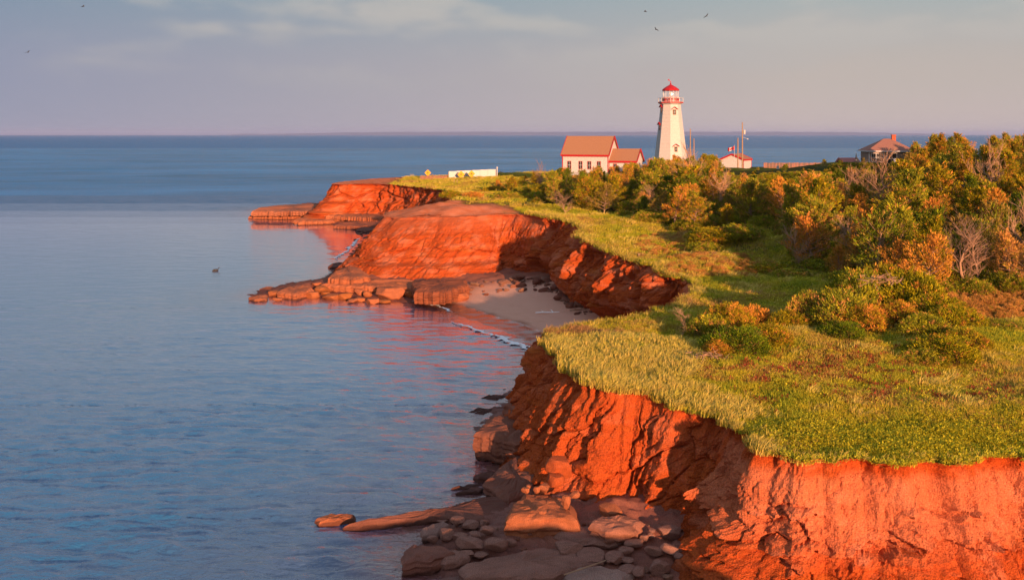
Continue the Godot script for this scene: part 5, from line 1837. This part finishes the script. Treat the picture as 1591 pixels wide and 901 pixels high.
func cottage() -> void:
	var d := 198.0
	var k := d / FOCAL
	var turn := deg_to_rad(-22.0)
	var c := at(918, 266, d)
	var t := thing("gabled_cottage", "white gabled cottage with brown roof and red trim left of the lighthouse", "cottage", c, turn)
	c.z -= 3.0
	gable_house(t, 9.6, 7.6, 3.55, 7.1, 0.28, M.white_wall, M.brown_roof, M.red)
	var z := 3.81
	for x in [-3.35, -0.95, 0.9, 2.9]:
		window(t, Vector3(x, 1.35, z), 0.0, 0.62, 1.45, M.red_dull)
	var f := MB.new()
	f.box(Vector3(-4.78, -0.75, 3.8), Vector3(4.78, -0.05, 3.86))
	put("foundation", f.done(), M.concrete, t)
	# lower wing at the right gable
	var w := Node3D.new()
	w.name = "wing"
	t.add_child(w, true)
	w.position = Vector3(4.8 + 2.75, 0, 0.35)
	gable_house(w, 5.5, 5.4, 2.35, 4.55, 0.3, M.white_wall, M.brown_roof, M.red)
	for x in [-1.5, 1.35]:
		window(w, Vector3(x, 1.0, 2.71), 0.0, 0.55, 1.25, M.red_dull)
	var porch := MB.new()
	porch.box(Vector3(-0.9, 0.05, 2.72), Vector3(0.9, 0.17, 4.1))
	put("step", porch.done(), M.red, w)

func shed() -> void:
	var d := 232.0
	var c := at(1149, 263, d)
	var t := thing("shed", "low white shed with red-edged gable beside the utility poles", "shed", c + Vector3(0.0, 0, -3.2), deg_to_rad(90 - 30))
	gable_house(t, 6.6, 5.6, 2.35, 3.55, 0.2, M.white_wall, M.brown_roof, M.red)

func utility_poles() -> void:
	for q in [[1154, 190, 263, 222.0, 0.17, "tall utility pole with transformer before the white shed"], [1147, 214, 262, 222.0, 0.16, "shorter bare pole left of the tall utility pole"], [1073, 200, 252, 225.0, 0.15, "taller wooden pole right of the lighthouse"], [1078.6, 215, 252, 226.0, 0.14, "shorter wooden pole right of the lighthouse"]]:
		var foot := at(q[0], q[2], q[3])
		var hgt: float = (q[2] - q[1]) * q[3] / FOCAL
		var t := thing("utility_pole", q[5], "pole", foot, 0.0, "wooden poles beside the lighthouse")
		var m := MB.new()
		m.tube([Vector3(0, -1.0, 0), Vector3(0, hgt * 0.5, 0), Vector3(0, hgt, 0)], [q[4], q[4] * 0.88, q[4] * 0.72], 8)
		put("shaft", m.done(), M.pole_wood, t)
		if q[0] == 1154:
			m = MB.new()
			m.lathe([[0.0, hgt - 2.75], [0.24, hgt - 2.75], [0.26, hgt - 2.1], [0.24, hgt - 1.75], [0.0, hgt - 1.7]], 12, 0.0, Color.WHITE, Vector3(0.42, 0, 0.1))
			put("transformer", m.done(), M.metal, t)
			m = MB.new()
			m.bar(Vector3(0, hgt - 3.4, 0), Vector3(1.05, hgt - 3.75, 0.2), 0.05, 0.05)
			put("lamp_arm", m.done(), M.metal, t)
			m = MB.new()
			m.lathe([[0.0, hgt - 3.95], [0.2, hgt - 3.92], [0.12, hgt - 3.7], [0.0, hgt - 3.68]], 10, 0.0, Color.WHITE, Vector3(1.15, 0, 0.22))
			put("lamp_head", m.done(), M.white, t)
			m = MB.new()
			m.tube([Vector3(0, hgt - 0.05, 0), Vector3(1.2, hgt - 0.2, -0.5), Vector3(2.4, hgt - 0.15, -1.0)], [0.012, 0.012, 0.012], 4)
			put("wire", m.done(), M.metal, t)

func flag() -> void:
	var d := 226.0
	var foot := at(1141.6, 256, d)
	var t := thing("flag_pole", "thin white flagpole behind the low white shed", "flagpole", foot)
	var k := d / FOCAL
	var m := MB.new()
	var hgt := (256.0 - 226.0) * k
	m.tube([Vector3(0, 0, 0), Vector3(0, hgt, 0)], [0.05, 0.035], 8)
	put("pole", m.done(), M.white, t)
	m = MB.new()
	m.lathe([[0.0, hgt - 0.02], [0.07, hgt + 0.05], [0.0, hgt + 0.13]], 8)
	put("finial", m.done(), M.white, t)
	var f := thing("flag", "red and white maple leaf flag flying to the left", "flag", foot + Vector3(0, hgt - 0.2, 0))
	# cloth: 24 x 12 cells, waving; each cell takes the colour of the print
	var w := 1.55
	var h := 0.82
	var cloth := func(u: float, v: float) -> Vector3:
		return Vector3(-u * w, -v * h - u * 0.38 + 0.05 * sin(u * 7.0), 0.10 * sin(u * 8.0 + 0.6) * u)
	var leaf := PackedVector2Array()
	for q in [[0.0, -0.40], [0.09, -0.24], [0.19, -0.29], [0.15, -0.06], [0.25, -0.15], [0.28, -0.08], [0.40, -0.10], [0.35, 0.02], [0.40, 0.07], [0.20, 0.21], [0.22, 0.28], [0.02, 0.25], [0.02, 0.42]]:
		leaf.append(Vector2(q[0], q[1]))
	for i in range(leaf.size() - 1, -1, -1): leaf.append(Vector2(-leaf[i].x, leaf[i].y))
	var parts := [["red_band", 0.0, 0.25, M.flag_red], ["white_field", 0.25, 0.75, M.white], ["red_band", 0.75, 1.0, M.flag_red]]
	for p in parts:
		m = MB.new()
		for i in 8:
			for j in 4:
				var u0 := lerpf(p[1], p[2], i / 8.0)
				var u1 := lerpf(p[1], p[2], (i + 1) / 8.0)
				m.quad(cloth.call(u0, j / 4.0), cloth.call(u1, j / 4.0), cloth.call(u1, (j + 1) / 4.0), cloth.call(u0, (j + 1) / 4.0))
		put(p[0], m.done(), p[3], f)
	m = MB.new()
	var tri := Geometry2D.triangulate_polygon(leaf)
	for side in [0.012, -0.012]:
		for i in range(0, tri.size(), 3):
			var v := []
			for q in 3:
				var s: Vector2 = leaf[tri[i + q]]
				v.append((cloth.call(0.5 + s.x * h / w, 0.5 + s.y) as Vector3) + Vector3(0, 0, side))
			m.tri(v[0], v[1], v[2])
	put("maple_leaf", m.done(), M.flag_red, f)

func board_fence() -> void:
	var d := 236.0
	var a := at(1187, 261.5, d)
	var b := at(1345, 261.5, d + 6.0)
	var t := thing("plank_fence", "weathered reddish plank fence right of the low white shed", "fence", a)
	var run := b - a
	var n := 62
	rng.seed = 12
	var meshes := []
	for i in 4:
		var m := MB.new()
		m.box(Vector3(-0.19, -0.4, -0.015), Vector3(0.19, 1.35 + 0.03 * i, 0.015))
		meshes.append(m.done())
	for i in n:
		var p := put("plank", meshes[rng.randi() % 4], [M.plank_a, M.plank_b, M.plank_c][rng.randi() % 3], t)
		p.position = run * (i + 0.5) / n + Vector3(0, rng.randf_range(-0.05, 0.03), rng.randf_range(-0.01, 0.01))
		p.rotation.y = atan2(-run.z, run.x)
	for y in [0.25, 1.0]:
		var m := MB.new()
		m.bar(Vector3(0, y, -0.06), run + Vector3(0, y, -0.06), 0.05, 0.1)
		put("rail", m.done(), M.plank_b, t)
	var s := thing("notice_board", "small white notice board on legs before the plank fence", "sign", at(1209, 265.5, d - 8.0))
	var m := MB.new()
	m.box(Vector3(-0.33, 0.45, 0), Vector3(0.33, 1.2, 0.05))
	put("board", m.done(), M.white, s)
	for x in [-0.25, 0.25]:
		m = MB.new()
		m.bar(Vector3(x, -0.3, -0.03), Vector3(x, 1.1, -0.03), 0.06, 0.06)
		put("leg", m.done(), M.pole_wood, s)
	var st := thing("marker_post", "short greenish white post right of the notice board", "post", at(1217, 267, d - 8.0))
	m = MB.new()
	m.tube([Vector3(0, -0.3, 0), Vector3(0, 0.7, 0)], [0.09, 0.08], 8)
	put("post", m.done(), M.white, st)

func bungalow() -> void:
	var d := 188.0
	var k := d / FOCAL
	var c := at(1391, 253, d) + Vector3(0, 0, -4.2)
	var t := thing("bungalow", "brown shingled bungalow with hipped roof and brick chimney", "house", c, deg_to_rad(-8.0))
	var x := 4.1
	var z := 3.8
	var eave := 2.25
	var mb := MB.new()
	mb.box(Vector3(-x, -1.2, -z), Vector3(x, eave, z))
	put("wall", mb.done(), M.brown_wall, t)
	var r := MB.new()
	var o := 0.5
	var e := [Vector3(-x - o, eave, z + o), Vector3(x + o, eave, z + o), Vector3(x + o, eave, -z - o), Vector3(-x - o, eave, -z - o)]
	var top := [Vector3(-0.5, eave + 2.35, 0), Vector3(0.9, eave + 2.35, 0)]
	var u := Vector3(0, 0.1, 0)
	r.quad(e[0] + u, e[1] + u, top[1] + u, top[0] + u)
	r.quad(e[2] + u, e[3] + u, top[0] + u, top[1] + u)
	r.tri(e[3] + u, e[0] + u, top[0] + u)
	r.tri(e[1] + u, e[2] + u, top[1] + u)
	r.quad(e[0], e[3], e[2], e[1])
	var roof := put("roof", r.done(), M.roof_red, t)
	for i in 4:
		var f := MB.new()
		f.bar(e[i] + Vector3(0, 0.0, 0), e[(i + 1) % 4] + Vector3(0, 0.0, 0), 0.08, 0.22)
		put("fascia", f.done(), M.white, t)
	var ch := MB.new()
	ch.box(Vector3(1.0, eave + 1.6, -0.35), Vector3(1.75, eave + 3.1, 0.35))
	ch.box(Vector3(0.94, eave + 3.1, -0.41), Vector3(1.81, eave + 3.25, 0.41))
	put("chimney", ch.done(), M.brick, t)
	for q in [[-3.25, 1.05, 0.75, 1.5], [-2.45, 1.05, 0.6, 1.5], [-1.75, 1.05, 0.6, 1.5]]:
		window(t, Vector3(q[0], q[1], z), 0.0, q[2], q[3], M.white, "window")
	var door := window(t, Vector3(0.15, 0.85, z), 0.0, 1.7, 1.95, M.white, "patio_door")
	window(t, Vector3(3.3, 1.15, z), 0.0, 0.8, 1.4, M.white, "window")
	for xx in [-x, x, 2.75]:
		var cb := MB.new()
		cb.box(Vector3(xx - 0.11, -0.6, z), Vector3(xx + 0.11, eave, z + 0.07))
		put("corner_board", cb.done(), M.white, t)
	# the deck before and beside the house
	var dk := thing("deck", "grey wooden deck with solid front left of the bungalow", "deck", c + Vector3(-4.5, -0.35, 3.0), deg_to_rad(-8.0))
	for i in 22:
		var b := MB.new()
		b.box(Vector3(-3.4 + i * 0.5, -0.04, -2.5), Vector3(-3.4 + i * 0.5 + 0.47, 0.04, 3.6))
		put("plank", b.done(), M.deck_wood, dk)
	for i in 5:
		var b := MB.new()
		b.box(Vector3(-3.4, -0.35 - i * 0.3, 3.61), Vector3(7.6, -0.08 - i * 0.3, 3.66))
		put("skirt_board", b.done(), M.deck_wood, dk)
	var deck_at := func(px: float) -> Vector3: return at(px, 0, d - 0.5)
	for q in [[1344, "dark deck chair beside the bungalow's left corner", M.dark], [1391.5, "white deck chair before the bungalow's front wall", M.white], [1336, "dark deck chair under the closed parasol", M.dark]]:
		var p: Vector3 = deck_at.call(q[0])
		p.y = c.y - 0.3
		var s := thing("deck_chair", q[1], "chair", p + Vector3(0, 0, 0.6 if q[0] > 1380 else -0.5), 0.4, "chairs on the bungalow's deck")
		var m := MB.new()
		m.box(Vector3(-0.3, 0.4, -0.3), Vector3(0.3, 0.46, 0.3))
		put("seat", m.done(), q[2], s)
		m = MB.new()
		m.box(Vector3(-0.3, 0, 0), Vector3(0.3, 0.75, 0.05), Color.WHITE, Transform3D(Basis(Vector3.RIGHT, -0.25), Vector3(0, 0.46, -0.3)))
		put("backrest", m.done(), q[2], s)
		for lx in [-0.27, 0.27]:
			for lz in [-0.27, 0.27]:
				m = MB.new()
				m.bar(Vector3(lx, 0, lz), Vector3(lx, 0.42, lz), 0.05, 0.05)
				put("leg", m.done(), q[2], s)
	var pp: Vector3 = deck_at.call(1331.0)
	pp.y = c.y - 0.3
	var um := thing("parasol", "closed dark parasol standing on the deck", "parasol", pp)
	var m := MB.new()
	m.tube([Vector3(0, 0, 0), Vector3(0, 2.3, 0)], [0.03, 0.025], 6)
	put("pole", m.done(), M.metal, um)
	m = MB.new()
	m.lathe([[0.03, 1.0], [0.16, 1.1], [0.12, 1.6], [0.03, 2.25]], 8)
	put("folded_canopy", m.done(), M.dark, um)
	var tb := thing("deck_table", "low dark table below the closed parasol", "table", pp + Vector3(0.1, 0, 0.2))
	m = MB.new()
	m.lathe([[0.0, 0.68], [0.55, 0.68], [0.55, 0.73], [0.0, 0.73]], 14)
	put("table_top", m.done(), M.dark, tb)
	for a in 3:
		m = MB.new()
		m.bar(Vector3(0, 0.68, 0), Vector3(sin(a * TAU / 3) * 0.4, 0, cos(a * TAU / 3) * 0.4), 0.05, 0.05)
		put("leg", m.done(), M.dark, tb)
	# a low outbuilding with a pinkish roof
	var ob := at(1318, 258, d + 12.0)
	var h := thing("outbuilding", "low outbuilding with pink-red roof left of the deck", "outbuilding", ob + Vector3(0, -0.3, 0), deg_to_rad(10))
	gable_house(h, 3.6, 3.0, 0.9, 1.9, 0.2, M.brown_wall, M.pink_roof, M.pink_roof)

func barrier() -> void:
	var d := 232.0
	var a := at(697, 277.5, d)
	var b := at(770, 272.5, d + 3.0)
	var run := b - a
	var t := thing("white_barrier", "long white boarded barrier on the cape's bare ground", "barrier", a)
	var len_ := run.length()
	var n := 6
	var h := 11.5 * d / FOCAL
	for i in n:
		var m := MB.new()
		m.box(Vector3(0.015, -0.1, -0.06), Vector3(len_ / n - 0.015, h - 0.22 * i / n, 0.06))
		var p := put("panel", m.done(), M.white, t)
		p.position = run * i / n
		p.rotation.y = atan2(-run.z, run.x)
	for i in n + 1:
		var m := MB.new()
		m.box(Vector3(-0.07, -0.3, -0.2), Vector3(0.07, h - 0.3, -0.07))
		var p := put("post", m.done(), M.pole_wood, t)
		p.position = run * i / n
	var e := thing("end_post", "white post with round cap at the barrier's right end", "post", b + Vector3(0.35, 0, 0))
	var m := MB.new()
	m.tube([Vector3(0, -0.2, 0), Vector3(0, 1.7, 0)], [0.13, 0.12], 10)
	put("shaft", m.done(), M.white, e)
	m = MB.new()
	m.lathe([[0.0, 1.7], [0.2, 1.75], [0.22, 1.95], [0.12, 2.1], [0.0, 2.12]], 10)
	put("cap", m.done(), M.white, e)
	# low reddish wall left of it
	var c := at(652, 279, d - 2.0)
	var f := at(695, 278, d)
	var w := thing("low_fence", "low red-brown board fence left of the white barrier", "fence", c)
	var r2 := f - c
	for i in 14:
		var q := MB.new()
		q.box(Vector3(0.01, -0.2, -0.03), Vector3(r2.length() / 14 - 0.01, 0.85 + 0.12 * sin(i * 2.1), 0.03))
		var p := put("plank", q.done(), [M.plank_a, M.plank_c][i % 2], w)
		p.position = r2 * i / 14
		p.rotation.y = atan2(-r2.z, r2.x)
	var rl := MB.new()
	rl.bar(Vector3(0, 0.5, -0.06), r2 + Vector3(0, 0.5, -0.06), 0.05, 0.12)
	put("rail", rl.done(), M.plank_b, w)
	# yellow diamond warning signs
	for q in [[664.5, 268.5, 231.0, "yellow diamond warning sign above the low red-brown fence", 1.0], [716.3, 271.0, 230.0, "tall yellow diamond warning sign before the white barrier", 1.15], [732.5, 270.0, 229.0, "yellow diamond warning sign, middle of the white barrier", 1.1]]:
		var k: float = q[2] / FOCAL
		var p := at(q[0], q[1], q[2])
		var s := thing("warning_sign", q[3], "sign", p, 0.0, "yellow warning signs on the cape")
		var sz: float = 3.6 * k * q[4]
		m = MB.new()
		m.box(Vector3(-sz, -sz, -0.02), Vector3(sz, sz, 0.02), Color.WHITE, Transform3D(Basis(Vector3.BACK, PI / 4).scaled(Vector3(1, 1, 1)), Vector3.ZERO))
		put("sign_plate", m.done(), M.yellow, s)
		m = MB.new()
		m.lathe([[0.0, -0.16], [0.13, -0.1], [0.13, 0.14], [0.0, 0.2]], 8, 0.0, Color.WHITE, Vector3(0, 0, 0.0))
		var mk := put("symbol", m.done(), M.dark, s)
		mk.scale = Vector3(1, 1, 0.25)
		mk.position.z = 0.03
		m = MB.new()
		m.bar(Vector3(0, -2.2, -0.06), Vector3(0, sz, -0.06), 0.08, 0.08)
		put("sign_post", m.done(), M.pole_wood, s)
	# stakes along the edge
	for q in [[705.5, 282, 291, 205.0, "pale wooden stake nearest the red cove, left of a pair"], [710, 286, 291, 205.0, "short pale stake with a flat top, right of a pair"], [735, 277, 285, 222.0, "grey stake below the white barrier"], [741, 277, 282, 222.0, "orange stake below the white barrier"], [993, 379.5, 383, 92.0, "thin wooden stake in the cliff-top grass above the cove"]]:
		var p := at(q[0], q[2], q[3])
		p.y = ground(p.x, p.z)
		var s := thing("stake", q[4], "stake", p, 0.0, "stakes along the cliff top")
		m = MB.new()
		var hh: float = (q[2] - q[1]) * q[3] / FOCAL + 0.15
		m.bar(Vector3(0, -0.2, 0), Vector3(0, hh, 0), 0.12, 0.12)
		put("shaft", m.done(), M.pole_wood, s)
		m = MB.new()
		m.box(Vector3(-0.10, hh - 0.02, -0.10), Vector3(0.10, hh + 0.04, 0.10))
		put("cap", m.done(), M.pole_wood, s)

# ---------------------------------------------------------------- materials
func make_materials() -> void:
	var grain := noise_tex(1024, 0.02, 2, 0.62, 1.12, FastNoiseLite.TYPE_SIMPLEX_SMOOTH, 6)
	var relief := noise_tex(1024, 0.025, 3, 0.0, 1.0, FastNoiseLite.TYPE_SIMPLEX_SMOOTH, 6)
	var blotch := noise_tex(512, 0.02, 4, 0.8, 1.05, FastNoiseLite.TYPE_SIMPLEX_SMOOTH, 5)
	var rock := func(scale: float, bump: float, rough: float, spec: float) -> StandardMaterial3D:
		var m := mat(Color.WHITE, rough, true, spec)
		m.albedo_texture = grain
		m.heightmap_enabled = true
		m.heightmap_texture = relief
		m.heightmap_scale = bump
		m.uv1_triplanar = true
		m.uv1_world_triplanar = true
		m.uv1_scale = Vector3(scale, scale * 1.6, scale)
		return m
	M.rock = rock.call(0.45, 9.0, 0.95, 0.15)
	M.stone = rock.call(0.8, 4.0, 0.8, 0.3)
	M.shelf = rock.call(0.6, 5.0, 0.6, 0.4)
	M.sand = rock.call(1.3, 0.6, 0.9, 0.2)
	M.wet_sand = rock.call(0.3, 0.4, 0.12, 0.5)
	M.soil = rock.call(0.7, 3.0, 0.95, 0.1)
	M.plain = mat(Color.WHITE, 0.9, true, 0.1)
	M.foam = mat(Color.WHITE, 0.7, true, 0.3)
	M.leaf = mat(Color.WHITE, 0.7, true, 0.2)
	M.leaf.backlight_enabled = true
	M.leaf.backlight = Color(0.35, 0.35, 0.35)
	M.needle = mat(Color.WHITE, 0.75, true, 0.15)
	M.needle.backlight_enabled = true
	M.needle.backlight = Color(0.2, 0.2, 0.2)
	M.needle_cool = M.needle.duplicate()
	M.needle_cool.albedo_color = Color(0.48, 0.66, 0.5).linear_to_srgb()
	M.needle_warm = M.needle.duplicate()
	M.needle_warm.albedo_color = Color(1.0, 0.82, 0.58).linear_to_srgb()
	M.needle_gold = M.needle.duplicate()
	M.needle_gold.albedo_color = Color(1.0, 0.9, 0.55).linear_to_srgb()
	M.bark = mat(Color.WHITE, 0.9, true, 0.1)
	M.dead = mat(Color(0.36, 0.22, 0.14), 0.9, false, 0.1)
	M.bird = mat(Color(0.05, 0.05, 0.055), 0.7)
	var painted := func(c: Color, rough := 0.6) -> StandardMaterial3D:
		var m := mat(c, rough)
		m.albedo_texture = blotch
		m.uv1_triplanar = true
		m.uv1_scale = Vector3(0.35, 0.35, 0.35)
		return m
	M.white = painted.call(Color(0.62, 0.60, 0.60))
	M.white_wall = painted.call(Color(0.60, 0.58, 0.575))
	M.shingle_white = painted.call(Color(0.62, 0.60, 0.59), 0.75)
	M.red = painted.call(Color(0.44, 0.018, 0.022), 0.5)
	M.red_dull = painted.call(Color(0.42, 0.07, 0.06), 0.6)
	M.flag_red = mat(Color(0.60, 0.02, 0.025), 0.8)
	M.brown_roof = painted.call(Color(0.40, 0.20, 0.11), 0.9)
	M.roof_red = painted.call(Color(0.36, 0.17, 0.13), 0.9)
	M.pink_roof = painted.call(Color(0.52, 0.19, 0.17), 0.8)
	M.brown_wall = painted.call(Color(0.34, 0.24, 0.19), 0.9)
	M.wood_trim = painted.call(Color(0.40, 0.22, 0.12), 0.8)
	M.concrete = painted.call(Color(0.42, 0.42, 0.42), 0.9)
	M.brick = painted.call(Color(0.48, 0.12, 0.06), 0.9)
	M.pole_wood = painted.call(Color(0.38, 0.25, 0.15), 0.9)
	M.plank_a = painted.call(Color(0.28, 0.15, 0.10), 0.9)
	M.plank_b = painted.call(Color(0.20, 0.12, 0.08), 0.9)
	M.plank_c = painted.call(Color(0.33, 0.16, 0.11), 0.9)
	M.deck_wood = painted.call(Color(0.33, 0.29, 0.25), 0.9)
	M.yellow = mat(Color(0.75, 0.36, 0.02), 0.5)
	M.metal = mat(Color(0.45, 0.45, 0.45), 0.5, false, 0.5)
	M.dark = mat(Color(0.03, 0.035, 0.045), 0.6)
	M.dark_glass = mat(Color(0.02, 0.022, 0.025), 0.12, false, 0.5)
	M.glass = mat(Color(1, 1, 1), 0.03, false, 0.5)
	M.glass.albedo_color = Color(1, 1, 1, 0.08)
	M.glass.transparency = BaseMaterial3D.TRANSPARENCY_ALPHA
	M.lamp = mat(Color(1, 0.95, 0.85), 0.5)
	M.lamp.emission_enabled = true
	M.lamp.emission = Color(1, 0.95, 0.85)
	M.lamp.emission_energy_multiplier = 3.0

func _ready() -> void:
	view_and_light()
	n1.seed = 1; n1.frequency = 1.0; n1.fractal_octaves = 4; n1.noise_type = FastNoiseLite.TYPE_SIMPLEX_SMOOTH
	n2.seed = 2; n2.frequency = 1.0; n2.fractal_type = FastNoiseLite.FRACTAL_NONE; n2.noise_type = FastNoiseLite.TYPE_SIMPLEX_SMOOTH
	for c in [cellv, celle]:
		c.seed = 3
		c.noise_type = FastNoiseLite.TYPE_CELLULAR
		c.frequency = 1.0
		c.fractal_type = FastNoiseLite.FRACTAL_NONE
		c.cellular_jitter = 0.9
	cellv.cellular_return_type = FastNoiseLite.RETURN_CELL_VALUE
	celle.cellular_return_type = FastNoiseLite.RETURN_DISTANCE2_SUB
	make_materials()
	var t0 := Time.get_ticks_msec()
	# the lie of the land
	lay_rim(); lay_heights(); lay_mask(); lay_shore(); lay_wood()
	print("laid ", Time.get_ticks_msec() - t0)
	land()
	apron(rim_mark[2], rim_mark[rim_mark.size() - 2])
	sea()
	print("land, sea ", Time.get_ticks_msec() - t0)
	# [first control point of the rim, last, step along, rows, label]
	var m := rim_mark
	cliff(m[1], m[4], 0.4, 40, "red cliff running on outside the picture at right")
	cliff(m[4], m[10], 0.085, 84, "nearest red cliff in full sun below the green herbs")
	cliff(m[10], m[19], 0.085, 84, "slanting red cliff of the shaded near recess and its corner")
	cliff(m[19], m[24], 0.25, 40, "cliff behind the near grassy tip, facing the cove")
	cliff(m[24], m[34], 0.13, 70, "shaded overhanging red wall of the cove")
	cliff(m[34], m[46], 0.17, 62, "rounded bare red headland beyond the beach")
	cliff(m[46], m[55], 0.3, 44, "red cliff of the far cape below the barrier")
	cliff(m[55], m[m.size() - 1], 2.0, 14, "cliff at the back of the cape")
	print("cliffs ", Time.get_ticks_msec() - t0)
	shore_patch("rock_shelf", "broken red rock shelf under the nearest cliffs", -16.0, 16.0, -76.0, -33.0, 0.16, M.shelf)
	shore_patch("foreshore", "rock and sand between the cliffs and the sea", -66.0, 22.0, -250.0, -76.0, 0.5, M.sand)
	shore_patch("wet_sand", "wet red sand where the waves run out on the beach", -16.0, 12.0, -118.0, -72.0, 0.25, M.wet_sand, 1)
	rocks()
	next_cape()
	print("rocks ", Time.get_ticks_msec() - t0)
	foam_line([[640, 468], [668, 474], [690, 480], [700, 486]], 2.0, "white wave running in beside the spit", 3)
	foam_line([[700, 500], [725, 508], [750, 517], [775, 528], [800, 536], [825, 545]], 2.6, "white breaking wave before the beach", 4)
	foam_line([[780, 530], [805, 536], [832, 543]], 4.5, "thin sheet of foam at the beach's near end", 5)
	foam_line([[520, 404], [535, 395], [548, 383], [560, 370]], 2.2, "white water washing the shore behind the headland", 6)
	foam_line([[388, 339], [396, 340], [405, 340]], 0.8, "white water at the far ledge's tip", 7)
	foam_line([[455, 349], [462, 350], [470, 349]], 0.8, "white water before the far middle ledge", 8)
	foam_line([[730, 645], [745, 641], [755, 640]], 0.5, "little splash left of the dark ledge", 9)
	woodland()
	shrubs()
	print("trees ", Time.get_ticks_msec() - t0)
	grass()
	print("grass ", Time.get_ticks_msec() - t0)
	lighthouse(); cottage(); shed(); utility_poles(); flag(); board_fence(); bungalow(); barrier()
	birds()
	print("all ", Time.get_ticks_msec() - t0)
